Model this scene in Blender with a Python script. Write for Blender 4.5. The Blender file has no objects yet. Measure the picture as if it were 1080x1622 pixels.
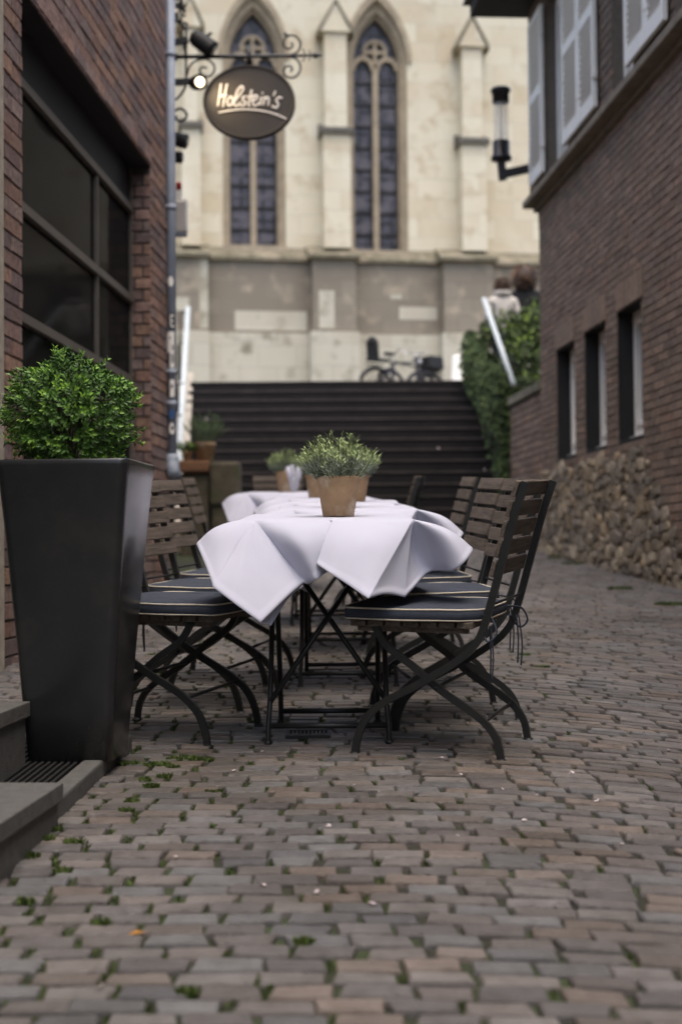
import bpy, bmesh, math, random
from mathutils import Vector, Matrix, geometry
R = math.radians
rng = random.Random(7)
SC = bpy.context.scene
COL = SC.collection

# ------------------------------------------------------------------ camera, world, sun, exposure
F = 50.0 / 36.0 * 1622.0            # focal length in photo pixels
CAMZ = 0.9
cam_d = bpy.data.cameras.new("camera"); cam = bpy.data.objects.new("camera", cam_d); COL.objects.link(cam)
cam_d.sensor_fit = 'VERTICAL'; cam_d.sensor_height = 36.0; cam_d.sensor_width = 24.0; cam_d.lens = 50.0
cam_d.clip_start = 0.05; cam_d.clip_end = 300.0
cam_d.dof.use_dof = True; cam_d.dof.focus_distance = 4.65; cam_d.dof.aperture_fstop = 2.3
CM = Matrix.Translation((0, 0, CAMZ)) @ Matrix.Rotation(R(90) + math.atan(59 / F), 4, 'X') @ Matrix.Rotation(R(-0.45), 4, 'Z')
cam.matrix_world = CM
SC.camera = cam

w = bpy.data.worlds.new("World"); SC.world = w; w.use_nodes = True
nt = w.node_tree
sky = nt.nodes.new('ShaderNodeTexSky'); sky.sky_type = 'NISHITA'; sky.sun_disc = False
SUN_EL, SUN_AZ = R(74), R(165)       # azimuth measured clockwise from +Y
sky.sun_elevation = SUN_EL; sky.sun_rotation = SUN_AZ
sky.air_density = 1.0; sky.dust_density = 5.0; sky.ozone_density = 0.6
bg = nt.nodes['Background']; bg.inputs[1].default_value = 0.15
nt.links.new(sky.outputs[0], bg.inputs[0])
sun_d = bpy.data.lights.new("sun", 'SUN'); sun_d.energy = 0.7; sun_d.angle = R(70); sun_d.color = (1.0, 0.96, 0.9)
sun = bpy.data.objects.new("sun", sun_d); COL.objects.link(sun)
sdir = Vector((math.sin(SUN_AZ) * math.cos(SUN_EL), math.cos(SUN_AZ) * math.cos(SUN_EL), math.sin(SUN_EL)))
sun.rotation_euler = sdir.to_track_quat('Z', 'Y').to_euler()
sun.location = sdir * 60
SC.view_settings.view_transform = 'Standard'; SC.view_settings.look = 'None'
SC.view_settings.exposure = 1.05; SC.view_settings.gamma = 1.0

# ------------------------------------------------------------------ helpers
def ray(px, py):
    return (CM.to_3x3() @ Vector(((px - 540) / F, -(py - 811) / F, -1.0)))
def P(px, py, d):
    v = ray(px, py); return Vector((0, 0, CAMZ)) + v * (d / v.y)
SLOPE = 0.0542
def gz(y): return SLOPE * y
TILT = Matrix.Rotation(math.atan(SLOPE), 4, 'X')
MATS = {}
INV = {}

def cr(pts, n=6, closed=False):
    pts = [Vector(p) for p in pts]; out = []
    m = len(pts); rngn = m if closed else m - 1
    for i in range(rngn):
        if closed: a, b, c, d = pts[(i-1) % m], pts[i], pts[(i+1) % m], pts[(i+2) % m]
        else: a, b, c, d = pts[max(i-1, 0)], pts[i], pts[i+1], pts[min(i+2, m-1)]
        for k in range(n):
            t = k / n
            out.append(0.5 * ((2*b) + (c-a)*t + (2*a-5*b+4*c-d)*t*t + (3*b-3*c+d-a)*t**3))
    if not closed: out.append(pts[-1])
    return out

class MB:
    def __init__(s): s.v = []; s.f = []; s.c = []; s.sm = []
    def add(s, vs, fs, col=(1, 1, 1), smooth=False):
        o = len(s.v); s.v += [tuple(v) for v in vs]; s.c += [col] * len(vs)
        s.f += [tuple(i + o for i in f) for f in fs]; s.sm += [smooth] * len(fs)
    def box(s, c, size, m=None, col=(1, 1, 1), bev=0.0):
        hx, hy, hz = size[0]/2, size[1]/2, size[2]/2
        c = Vector(c)
        if bev <= 0:
            vs = [Vector((x, y, z)) for x in (-hx, hx) for y in (-hy, hy) for z in (-hz, hz)]
            fs = [(0,1,3,2), (4,6,7,5), (0,4,5,1), (2,3,7,6), (0,2,6,4), (1,5,7,3)]
        else:
            bm = bmesh.new(); bmesh.ops.create_cube(bm, size=1.0)
            bmesh.ops.scale(bm, vec=size, verts=bm.verts)
            bmesh.ops.bevel(bm, geom=bm.edges[:], offset=bev, segments=2, profile=0.6, affect='EDGES')
            bm.verts.index_update()
            vs = [v.co.copy() for v in bm.verts]; fs = [tuple(v.index for v in f.verts) for f in bm.faces]; bm.free()
        if m is not None: vs = [m @ v for v in vs]
        s.add([v + c for v in vs], fs, col)
    def bar(s, p, q, w, h, up=(0, 0, 1), col=(1, 1, 1)):
        p, q = Vector(p), Vector(q); d = (q - p); L = d.length; d.normalize()
        a = d.cross(Vector(up))
        if a.length < 1e-4: a = d.cross(Vector((1, 0, 0)))
        a.normalize(); b = a.cross(d).normalized()
        vs = []
        for e in (p, q):
            for (i, j) in ((-1, -1), (1, -1), (1, 1), (-1, 1)): vs.append(e + a * (i*w/2) + b * (j*h/2))
        s.add(vs, [(0,3,2,1), (4,5,6,7), (0,1,5,4), (1,2,6,5), (2,3,7,6), (3,0,4,7)], col)
    def tube(s, pts, r, n=8, col=(1, 1, 1), cap=True, closed=False):
        pts = [Vector(p) for p in pts]; m = len(pts)
        rr = r if isinstance(r, (list, tuple)) else [r] * m
        vs = []; prev = None
        for i, p in enumerate(pts):
            if closed: t = pts[(i+1) % m] - pts[(i-1) % m]
            else: t = pts[min(i+1, m-1)] - pts[max(i-1, 0)]
            if t.length < 1e-9: t = Vector((0, 0, 1))
            t.normalize()
            if prev is None:
                a = t.cross(Vector((0, 0, 1)))
                if a.length < 0.1: a = t.cross(Vector((1, 0, 0)))
            else:
                a = prev - t * prev.dot(t)
                if a.length < 1e-6: a = t.cross(Vector((0.3, 1, 0.2)))
            a.normalize(); b = t.cross(a); prev = a
            for k in range(n):
                an = 2*math.pi*k/n; vs.append(p + (a*math.cos(an) + b*math.sin(an)) * rr[i])
        fs = []
        for i in range(m if closed else m-1):
            j = (i+1) % m
            for k in range(n): fs.append((i*n+k, i*n+(k+1) % n, j*n+(k+1) % n, j*n+k))
        if cap and not closed:
            fs.append(tuple(range(n-1, -1, -1))); fs.append(tuple((m-1)*n+k for k in range(n)))
        s.add(vs, fs, col, True)
    def lathe(s, prof, n=24, c=(0, 0, 0), col=(1, 1, 1), wob=0.0, smooth=True):
        vs = []; c = Vector(c)
        for (r, z) in prof:
            for k in range(n):
                a = 2*math.pi*k/n; q = r * (1 + wob*math.sin(3*a+z*20))
                vs.append(c + Vector((q*math.cos(a), q*math.sin(a), z)))
        fs = [(i*n+k, i*n+(k+1) % n, (i+1)*n+(k+1) % n, (i+1)*n+k) for i in range(len(prof)-1) for k in range(n)]
        fs.append(tuple(range(n-1, -1, -1))); fs.append(tuple((len(prof)-1)*n+k for k in range(n)))
        s.add(vs, fs, col, smooth)
    def ribbon(s, pts, y, wd, th, col=(1, 1, 1)):
        """flat bar: polyline in XZ, width wd in that plane, thickness th along Y"""
        m = len(pts); vs = []
        for i, p in enumerate(pts):
            t = (pts[min(i+1, m-1)] - pts[max(i-1, 0)]).normalized(); nn = Vector((-t.z, 0, t.x))
            for (a, b) in ((-1, -1), (1, -1), (1, 1), (-1, 1)):
                vs.append(Vector((p.x, y, p.z)) + nn*(a*wd/2) + Vector((0, b*th/2, 0)))
        fs = []
        for i in range(m-1):
            for k in range(4): fs.append((i*4+k, i*4+(k+1) % 4, (i+1)*4+(k+1) % 4, (i+1)*4+k))
        fs += [(3, 2, 1, 0), tuple((m-1)*4+k for k in range(4))]
        s.add(vs, fs, col)
    def prism(s, loop, off, col=(1, 1, 1), holes=()):
        """extrude a planar polygon (3D points) with holes by vector off"""
        loops = [[Vector(p) for p in loop]] + [[Vector(p) for p in h] for h in holes]
        flat = [p for l in loops for p in l]; n = len(flat); off = Vector(off)
        tr = geometry.tessellate_polygon(loops)
        nrm = Vector((0, 0, 0))
        fs = [tuple(t) for t in tr] + [tuple(i + n for i in reversed(t)) for t in tr]
        k = 0
        for l in loops:
            for i in range(len(l)):
                a, b = k+i, k+(i+1) % len(l); fs.append((a, b, b+n, a+n))
            k += len(l)
        s.add(flat + [p + off for p in flat], fs, col)
    def leaf(s, p, d, nrm, L, W, col):
        p, d = Vector(p), Vector(d).normalized(); a = d.cross(Vector(nrm))
        if a.length < 1e-4: a = d.cross(Vector((0.3, 0.5, 0.8)))
        a.normalize(); n2 = a.cross(d)
        s.add([p, p + d*L*0.5 + a*W/2 + n2*W*0.15, p + d*L, p + d*L*0.5 - a*W/2 + n2*W*0.15], [(0, 1, 2), (0, 2, 3)], col)
    def sphere(s, c, r, col=(1, 1, 1), n=12, m=8, jit=0.0):
        c = Vector(c); r = Vector(r) if not isinstance(r, (int, float)) else Vector((r, r, r))
        vs = [c + Vector((0, 0, -r.z))]
        for i in range(1, m):
            th = math.pi*i/m - math.pi/2
            for k in range(n):
                a = 2*math.pi*k/n; q = 1 + rng.uniform(-jit, jit)
                vs.append(c + Vector((r.x*math.cos(th)*math.cos(a)*q, r.y*math.cos(th)*math.sin(a)*q, r.z*math.sin(th)*q)))
        vs.append(c + Vector((0, 0, r.z)))
        fs = [(0, 1+(k+1) % n, 1+k) for k in range(n)]
        for i in range(m-2):
            for k in range(n): fs.append((1+i*n+k, 1+i*n+(k+1) % n, 1+(i+1)*n+(k+1) % n, 1+(i+1)*n+k))
        b = 1+(m-2)*n; fs += [(b+k, b+(k+1) % n, len(vs)-1) for k in range(n)]
        s.add(vs, fs, col, True)
    def build(s, name, mat, parent=None, fixn=True):
        me = bpy.data.meshes.new(name)
        vs = s.v
        root = parent
        while root is not None and root.parent is not None: root = root.parent
        if root is not None and root in INV: im = INV[root]; vs = [im @ Vector(v) for v in vs]
        me.from_pydata([tuple(v) for v in vs], [], s.f); me.update()
        me.polygons.foreach_set('use_smooth', s.sm)
        at = me.color_attributes.new('col', 'FLOAT_COLOR', 'POINT')
        at.data.foreach_set('color', [x for c in s.c for x in (c[0], c[1], c[2], 1.0)])
        if fixn:
            bm = bmesh.new(); bm.from_mesh(me); bmesh.ops.recalc_face_normals(bm, faces=bm.faces); bm.to_mesh(me); bm.free()
        o = bpy.data.objects.new(name, me); COL.objects.link(o)
        if mat: me.materials.append(mat)
        if parent is not None: o.parent = parent
        return o

def tag(o, label=None, cat=None, group=None, kind=None):
    if label: o['label'] = label
    if cat: o['category'] = cat
    if group: o['group'] = group
    if kind: o['kind'] = kind
    return o
def thing(name, m, label, cat, group=None):
    """Empty at a thing's base; m = matrix or location.  Children built in world space unless local."""
    o = bpy.data.objects.new(name, None); COL.objects.link(o)
    if not isinstance(m, Matrix): m = Matrix.Translation(m)
    o.matrix_world = m; o.empty_display_size = 0.1
    INV[o] = m.inverted()
    return tag(o, label, cat, group)
def local_thing(name, label, cat, group=None):
    o = bpy.data.objects.new(name, None); COL.objects.link(o); o.empty_display_size = 0.1
    return tag(o, label, cat, group)
def copy_tree(o, parent=None):
    c = o.copy(); COL.objects.link(c)
    if parent is not None: c.parent = parent
    for ch in list(o.children): copy_tree(ch, c)
    return c

# ------------------------------------------------------------------ materials
def mat(name, c1, c2=None, scale=8.0, rough=0.7, bump=0.0, bscale=60.0, attr=False, metal=0.0, spec=0.5, stretch=None,
        c3=None, s3=1.0, lo=0.35, hi=0.65, coat=0.0, trans=0.0, sub=0.0, rvar=0.0):
    m = bpy.data.materials.new(name); m.use_nodes = True; t = m.node_tree; N, L = t.nodes, t.links
    b = N['Principled BSDF']; b.inputs['Roughness'].default_value = rough; b.inputs['Metallic'].default_value = metal
    b.inputs['Specular IOR Level'].default_value = spec
    if coat: b.inputs['Coat Weight'].default_value = coat
    if trans: b.inputs['Transmission Weight'].default_value = trans
    tc = N.new('ShaderNodeTexCoord'); src = tc.outputs['Object']
    if stretch:
        mp = N.new('ShaderNodeMapping'); mp.inputs['Scale'].default_value = stretch; L.new(src, mp.inputs[0]); src = mp.outputs[0]
    def noise(sc, det=6.0):
        n = N.new('ShaderNodeTexNoise'); n.inputs['Scale'].default_value = sc; n.inputs['Detail'].default_value = det
        n.inputs['Roughness'].default_value = 0.6; L.new(src, n.inputs['Vector']); return n.outputs['Fac']
    def ramp(f, lo, hi):
        r = N.new('ShaderNodeMapRange'); r.inputs[1].default_value = lo; r.inputs[2].default_value = hi; L.new(f, r.inputs[0]); return r.outputs[0]
    def mix(f, a, b_, mode='MIX'):
        x = N.new('ShaderNodeMix'); x.data_type = 'RGBA'; x.blend_type = mode
        if isinstance(f, float): x.inputs[0].default_value = f
        else: L.new(f, x.inputs[0])
        for i, q in ((6, a), (7, b_)):
            if isinstance(q, tuple): x.inputs[i].default_value = (*q, 1)
            else: L.new(q, x.inputs[i])
        return x.outputs[2]
    n1 = ramp(noise(scale), lo, hi)
    c = mix(n1, c1, c2 if c2 else tuple(x*0.75 for x in c1))
    if c3: c = mix(ramp(noise(s3), 0.5, 0.68), c, c3)
    if attr:
        a = N.new('ShaderNodeAttribute'); a.attribute_name = 'col'; c = mix(1.0, c, a.outputs['Color'], 'MULTIPLY')
    L.new(c, b.inputs['Base Color'])
    if rvar:
        r = N.new('ShaderNodeMapRange'); r.inputs[3].default_value = rough - rvar; r.inputs[4].default_value = rough + rvar
        L.new(noise(scale*0.7), r.inputs[0]); L.new(r.outputs[0], b.inputs['Roughness'])
    if bump:
        bp = N.new('ShaderNodeBump'); bp.inputs['Strength'].default_value = bump; bp.inputs['Distance'].default_value = 0.01
        L.new(noise(bscale), bp.inputs['Height']); L.new(bp.outputs[0], b.inputs['Normal'])
    if sub:
        b.inputs['Subsurface Weight'].default_value = sub; b.inputs['Subsurface Radius'].default_value = (0.004, 0.004, 0.003)
    MATS[name] = m
    return m
def emit(name, c, st):
    m = bpy.data.materials.new(name); m.use_nodes = True; b = m.node_tree.nodes['Principled BSDF']
    b.inputs['Base Color'].default_value = (*c, 1); b.inputs['Emission Color'].default_value = (*c, 1); b.inputs['Emission Strength'].default_value = st
    return m

M_bed = mat('joint_soil', (0.028, 0.024, 0.019), (0.026, 0.032, 0.013), 5.0, 0.95, 0.6, 80, c3=(0.04, 0.062, 0.017), s3=2.2)
M_cob = mat('clinker_paver', (1.0, 1.0, 1.0), (0.72, 0.70, 0.68), 22.0, 0.42, 0.6, 90, attr=True, c3=(0.6, 0.57, 0.52), s3=1.6, rvar=0.16)
M_brickL = mat('red_brick', (0.84, 0.97, 1.0), (0.48, 0.54, 0.56), 26.0, 0.85, 0.9, 70, attr=True)
M_brickR = mat('brown_brick', (1.12, 1.02, 1.02), (0.74, 0.65, 0.63), 22.0, 0.8, 0.6, 60, attr=True, c3=(0.7, 0.66, 0.6), s3=0.6)
M_mortar = mat('dark_mortar', (0.085, 0.07, 0.064), (0.055, 0.047, 0.043), 20, 0.95)
M_mortarR = mat('brown_mortar', (0.15, 0.125, 0.104), (0.118, 0.098, 0.082), 20, 0.95)
M_jamb = mat('pale_sandstone', (0.46, 0.41, 0.33), (0.33, 0.29, 0.23), 14, 0.9, 0.6, 120)
M_rubble = mat('rubble_stone', (1, 1, 1), (0.6, 0.56, 0.5), 14, 0.9, 0.8, 40, attr=True)
M_stepst = mat('grey_step_stone', (0.12, 0.118, 0.11), (0.085, 0.083, 0.078), 30, 0.75, 0.4, 160)
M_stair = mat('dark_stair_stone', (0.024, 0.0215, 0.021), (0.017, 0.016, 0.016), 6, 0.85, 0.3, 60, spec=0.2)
M_nose = mat('pale_step_edge', (0.09, 0.072, 0.07), (0.04, 0.034, 0.033), 5, 0.8)  # paler brownish tone for the front edge of each stair step
M_plaza = mat('plaza_stone', (0.2, 0.19, 0.17), (0.14, 0.13, 0.12), 4, 0.9)
M_frame = mat('bronze_frame', (0.12, 0.105, 0.086), (0.1, 0.088, 0.072), 6, 0.55)
M_dglass = mat('dark_shop_glass', (0.016, 0.016, 0.016), (0.019, 0.019, 0.018), 2, 0.05, spec=0.003)
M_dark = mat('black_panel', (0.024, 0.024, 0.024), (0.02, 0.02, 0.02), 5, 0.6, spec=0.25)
M_pipe = mat('grey_pipe', (0.3, 0.34, 0.4), (0.25, 0.285, 0.34), 9, 0.5, 0.15, 40)
M_iron = mat('black_iron', (0.018, 0.019, 0.019), (0.025, 0.025, 0.025), 40, 0.42, 0.2, 120, metal=0.2)
M_steel = mat('dark_painted_steel', (0.019, 0.021, 0.021), (0.026, 0.027, 0.026), 30, 0.38, 0.15, 150, metal=0.1)
M_wood = mat('weathered_wood', (0.14, 0.109, 0.083), (0.058, 0.046, 0.036), 5.0, 0.75, 0.5, 14, stretch=(14, 1.2, 14), c3=(0.16, 0.13, 0.105), s3=2.0)
M_navy = mat('navy_fabric', (0.04, 0.048, 0.066), (0.052, 0.06, 0.08), 50, 0.9, 0.3, 400, spec=0.3)
M_pipingm = mat('cream_piping', (0.6, 0.54, 0.43), (0.5, 0.45, 0.36), 40, 0.8)
M_cloth = mat('white_linen', (0.56, 0.57, 0.665), (0.535, 0.545, 0.645), 3, 0.85, 0.12, 420, spec=0.25)
M_terra = mat('old_terracotta', (0.47, 0.32, 0.18), (0.34, 0.215, 0.115), 9, 0.9, 0.5, 60, c3=(0.6, 0.5, 0.37), s3=11)
M_soil = mat('potting_soil', (0.02, 0.015, 0.01), (0.03, 0.022, 0.015), 60, 1.0, 0.8, 90)
M_leaf = mat('leaf', (1, 1, 1), (0.8, 0.85, 0.75), 30, 0.5, attr=True, spec=0.35)
M_leafm = mat('matte_leaf', (1, 1, 1), (0.85, 0.85, 0.8), 30, 0.7, attr=True, spec=0.25)
M_twig = mat('twig_bark', (0.05, 0.038, 0.025), (0.035, 0.027, 0.02), 30, 0.9)
M_planter = mat('anthracite_glaze', (0.02, 0.021, 0.022), (0.026, 0.027, 0.028), 3, 0.25, 0.05, 14, spec=0.5, rvar=0.1, c3=(0.034, 0.033, 0.03), s3=5)
M_church = None
M_white = mat('white_paint', (0.9, 0.87, 0.8), (0.85, 0.82, 0.75), 6, 0.55, 0.1, 60)
M_wglass = mat('window_glass', (0.02, 0.026, 0.03), (0.03, 0.036, 0.04), 2, 0.05, spec=0.5)
M_lead = mat('lead_grey', (0.13, 0.12, 0.1), (0.08, 0.074, 0.062), 12, 0.8)
M_sillst = mat('sandy_sill', (0.25, 0.2, 0.145), (0.17, 0.14, 0.1), 7, 0.85, 0.3, 50)
M_eave = mat('dark_eave_wood', (0.022, 0.018, 0.016), (0.03, 0.025, 0.02), 8, 0.8)
M_lampm = mat('lamp_metal', (0.035, 0.033, 0.035), (0.05, 0.047, 0.05), 30, 0.35, metal=0.7)
M_rail = mat('galvanised_white', (0.62, 0.66, 0.66), (0.5, 0.55, 0.55), 8, 0.5)
M_block = mat('mossy_block', (0.11, 0.095, 0.065), (0.07, 0.062, 0.042), 7, 0.95, 0.9, 25, c3=(0.055, 0.065, 0.025), s3=5)
M_ocap = mat('orange_sandstone', (0.22, 0.11, 0.055), (0.15, 0.085, 0.05), 6, 0.95, 0.6, 30)
M_sign = mat('sign_brown', (0.045, 0.035, 0.025), (0.035, 0.027, 0.02), 5, 0.55)
M_letter = mat('sign_lettering', (0.85, 0.8, 0.74), (0.8, 0.76, 0.7), 5, 0.6)
M_red = mat('red_lens', (0.35, 0.02, 0.02), (0.3, 0.02, 0.02), 5, 0.3)
M_petal = mat('pale_petal', (0.75, 0.66, 0.66), (0.65, 0.55, 0.55), 40, 0.8)
M_oleaf = mat('orange_leaf', (0.5, 0.24, 0.05), (0.35, 0.15, 0.04), 40, 0.8)
M_blue = mat('blue_sticker', (0.03, 0.13, 0.36), (0.03, 0.12, 0.33), 10, 0.5)
M_skin = mat('skin', (0.5, 0.33, 0.25), (0.46, 0.3, 0.23), 20, 0.6)
M_hairb = mat('brown_hair', (0.15, 0.07, 0.03), (0.06, 0.03, 0.015), 14, 0.6, 0.6, 60, attr=True)
M_coatd = mat('dark_coat', (0.012, 0.012, 0.013), (0.02, 0.02, 0.02), 20, 0.9)
M_coatw = mat('pale_coat', (0.6, 0.55, 0.48), (0.54, 0.49, 0.43), 10, 0.9, 0.3, 60)
M_jean = mat('dark_trousers', (0.02, 0.025, 0.04), (0.03, 0.035, 0.05), 30, 0.9)
M_tyre = mat('black_rubber', (0.012, 0.012, 0.012), (0.02, 0.02, 0.02), 30, 0.8)
M_chrome = mat('bare_metal', (0.5, 0.5, 0.52), (0.42, 0.42, 0.44), 20, 0.3, metal=0.9)
M_bike = mat('bike_paint', (0.015, 0.015, 0.03), (0.02, 0.02, 0.035), 10, 0.4)
M_glass = mat('clear_lamp_glass', (0.8, 0.8, 0.8), (0.75, 0.75, 0.75), 5, 0.05); M_glass.node_tree.nodes['Principled BSDF'].inputs['Alpha'].default_value = 0.16
M_lit = emit('lit_lamp', (1.0, 0.8, 0.5), 3.0)

def church_mat(name, ca, cb, cc, bw, bh, mort=0.012, stain=(0.33, 0.3, 0.26)):
    m = bpy.data.materials.new(name); m.use_nodes = True; t = m.node_tree; N, L = t.nodes, t.links; b = N['Principled BSDF']
    b.inputs['Roughness'].default_value = 0.9; b.inputs['Specular IOR Level'].default_value = 0.2
    tc = N.new('ShaderNodeTexCoord'); sp = N.new('ShaderNodeSeparateXYZ'); L.new(tc.outputs['Object'], sp.inputs[0])
    ad = N.new('ShaderNodeMath'); L.new(sp.outputs[0], ad.inputs[0]); L.new(sp.outputs[1], ad.inputs[1])
    cb_ = N.new('ShaderNodeCombineXYZ'); L.new(ad.outputs[0], cb_.inputs[0]); L.new(sp.outputs[2], cb_.inputs[1])
    br = N.new('ShaderNodeTexBrick'); L.new(cb_.outputs[0], br.inputs['Vector'])
    br.inputs['Color1'].default_value = (*ca, 1); br.inputs['Color2'].default_value = (*cb, 1); br.inputs['Mortar'].default_value = (*[x*0.8 for x in ca], 1)
    br.inputs['Scale'].default_value = 1.0; br.inputs['Brick Width'].default_value = bw; br.inputs['Row Height'].default_value = bh
    br.inputs['Mortar Size'].default_value = mort; br.inputs['Bias'].default_value = -0.25
    n = N.new('ShaderNodeTexNoise'); n.inputs['Scale'].default_value = 0.9; n.inputs['Detail'].default_value = 7; L.new(tc.outputs['Object'], n.inputs[0])
    mr = N.new('ShaderNodeMapRange'); mr.inputs[1].default_value = 0.45; mr.inputs[2].default_value = 0.72; L.new(n.outputs[0], mr.inputs[0])
    x = N.new('ShaderNodeMix'); x.data_type = 'RGBA'; L.new(mr.outputs[0], x.inputs[0]); L.new(br.outputs[0], x.inputs[6]); x.inputs[7].default_value = (*cc, 1)
    n2 = N.new('ShaderNodeTexNoise'); n2.inputs['Scale'].default_value = 2.6; n2.inputs['Detail'].default_value = 8; L.new(tc.outputs['Object'], n2.inputs[0])
    m2 = N.new('ShaderNodeMapRange'); m2.inputs[1].default_value = 0.55; m2.inputs[2].default_value = 0.75; L.new(n2.outputs[0], m2.inputs[0])
    y = N.new('ShaderNodeMix'); y.data_type = 'RGBA'; L.new(m2.outputs[0], y.inputs[0]); L.new(x.outputs[2], y.inputs[6]); y.inputs[7].default_value = (*stain, 1)
    L.new(y.outputs[2], b.inputs['Base Color'])
    bp = N.new('ShaderNodeBump'); bp.inputs['Strength'].default_value = 0.4; bp.inputs['Distance'].default_value = 0.02
    L.new(n2.outputs[0], bp.inputs['Height']); L.new(bp.outputs[0], b.inputs['Normal'])
    return m
M_church = church_mat('church_sandstone', (0.70, 0.645, 0.50), (0.57, 0.475, 0.325), (0.72, 0.68, 0.55), 0.95, 0.42, stain=(0.52, 0.44, 0.30))
M_plinth = church_mat('church_grey_stone', (0.27, 0.238, 0.188), (0.22, 0.19, 0.148), (0.235, 0.205, 0.163), 0.7, 0.35, stain=(0.42, 0.36, 0.27))
M_pale = church_mat('church_pale_base', (0.52, 0.495, 0.40), (0.45, 0.41, 0.32), (0.56, 0.53, 0.44), 0.9, 0.45, stain=(0.24, 0.22, 0.16))
M_moss = mat('mossy_ledge', (0.22, 0.2, 0.14), (0.13, 0.115, 0.075), 5, 0.95, 0.5, 30, c3=(0.3, 0.26, 0.19), s3=2)
M_hoodst = mat('worn_tracery', (0.42, 0.35, 0.25), (0.3, 0.25, 0.18), 4, 0.9)

def stained_mat():
    m = bpy.data.materials.new('leaded_glass'); m.use_nodes = True; t = m.node_tree; N, L = t.nodes, t.links; b = N['Principled BSDF']
    b.inputs['Roughness'].default_value = 0.35; b.inputs['Specular IOR Level'].default_value = 0.4
    tc = N.new('ShaderNodeTexCoord'); sp = N.new('ShaderNodeSeparateXYZ'); L.new(tc.outputs['Object'], sp.inputs[0])
    cb_ = N.new('ShaderNodeCombineXYZ'); L.new(sp.outputs[0], cb_.inputs[0]); L.new(sp.outputs[2], cb_.inputs[1])
    br = N.new('ShaderNodeTexBrick'); L.new(cb_.outputs[0], br.inputs['Vector']); br.offset = 0.0
    br.inputs['Color1'].default_value = (0.085, 0.078, 0.098, 1); br.inputs['Color2'].default_value = (0.055, 0.053, 0.07, 1); br.inputs['Mortar'].default_value = (0.008, 0.008, 0.01, 1)
    br.inputs['Scale'].default_value = 1.0; br.inputs['Brick Width'].default_value = 0.23; br.inputs['Row Height'].default_value = 0.24; br.inputs['Mortar Size'].default_value = 0.03
    n = N.new('ShaderNodeTexNoise'); n.inputs['Scale'].default_value = 3.2; n.inputs['Detail'].default_value = 5; L.new(tc.outputs['Object'], n.inputs[0])
    mr = N.new('ShaderNodeMapRange'); mr.inputs[1].default_value = 0.45; mr.inputs[2].default_value = 0.62; L.new(n.outputs[0], mr.inputs[0])
    x = N.new('ShaderNodeMix'); x.data_type = 'RGBA'; L.new(mr.outputs[0], x.inputs[0]); L.new(br.outputs[0], x.inputs[6]); x.inputs[7].default_value = (0.115, 0.105, 0.122, 1)
    L.new(x.outputs[2], b.inputs['Base Color'])
    return m
M_stain = stained_mat()

# ------------------------------------------------------------------ walls in their own coordinates
class Wall:
    """vertical plane through O with unit direction U (horizontal), outward normal Nn; s along U"""
    def __init__(s, O, U, Nn):
        s.O = Vector((O[0], O[1], 0)); s.U = Vector((U[0], U[1], 0)).normalized(); s.N = Vector((Nn[0], Nn[1], 0)).normalized()
    def pt(s, u, z, off=0.0): return s.O + s.U*u + s.N*off + Vector((0, 0, z))
    def hit(s, px, py, off=0.0):
        c = Vector((0, 0, CAMZ)); v = ray(px, py); o = s.O + s.N*off
        t = (o - c).dot(s.N) / v.dot(s.N); p = c + v*t
        return (p - s.O).dot(s.U), p.z
    def m(s): return Matrix(((s.U.x, s.N.x, 0), (s.U.y, s.N.y, 0), (0, 0, 1))).to_4x4()
    def box(s, mb, u0, u1, z0, z1, o0, o1, col=(1, 1, 1), bev=0.0):
        c = s.pt((u0+u1)/2, (z0+z1)/2, (o0+o1)/2)
        mb.box(c, (abs(u1-u0), abs(o1-o0), abs(z1-z0)), s.m(), col, bev)

def bricks(mb, W, u0, u1, z0, z1, pal, holes=(), course=0.0833, bl=0.25, gap=0.011, proud=0.008, base=0.0, jit=0.002, half=False):
    nrow = int((z1 - z0)/course)
    for r in range(nrow):
        za = z0 + r*course; zb = za + course - gap; zc = (za+zb)/2
        cuts = [(max(h[0], u0), min(h[1], u1)) for h in holes if h[2] <= zc <= h[3]]
        cuts.sort(); segs = []; a = u0
        for c0, c1 in cuts:
            if c0 > a: segs.append((a, c0))
            a = max(a, c1)
        if a < u1: segs.append((a, u1))
        for (sa, sb) in segs:
            k = math.floor((sa - u0)/bl) - 1; off = (r % 2)*bl/2
            x = u0 + k*bl + off
            while x < sb:
                p, q = max(x, sa), min(x + bl - gap, sb)
                if q - p > 0.02:
                    c = rng.choice(pal); f = rng.uniform(0.8, 1.16); c = (c[0]*f, c[1]*f, c[2]*f)
                    j = lambda: rng.uniform(-jit, jit)
                    pr = proud + rng.uniform(-0.003, 0.004)
                    vs = [W.pt(p, za, base), W.pt(q, za, base), W.pt(q, zb, base), W.pt(p, zb, base),
                          W.pt(p+0.002+j(), za+0.002+j(), base+pr+j()), W.pt(q-0.002+j(), za+0.002+j(), base+pr+j()),
                          W.pt(q-0.002+j(), zb-0.002+j(), base+pr+j()), W.pt(p+0.002+j(), zb-0.002+j(), base+pr+j())]
                    mb.add(vs, [(4,5,6,7), (0,1,5,4), (1,2,6,5), (2,3,7,6), (3,0,4,7)], c)
                x += bl
def wall_panels(mb, W, u0, u1, z0, z1, holes, o0, o1):
    us = sorted({u0, u1} | {h[i] for h in holes for i in (0, 1)}); zs = sorted({z0, z1} | {h[i] for h in holes for i in (2, 3)})
    us = [u for u in us if u0 <= u <= u1]; zs = [z for z in zs if z0 <= z <= z1]
    for a, b in zip(us, us[1:]):
        run = None
        for c, d in zip(zs, zs[1:]):
            if any(h[0] < (a+b)/2 < h[1] and h[2] < (c+d)/2 < h[3] for h in holes): continue
            W.box(mb, a, b, c, d, o0, o1)

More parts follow.
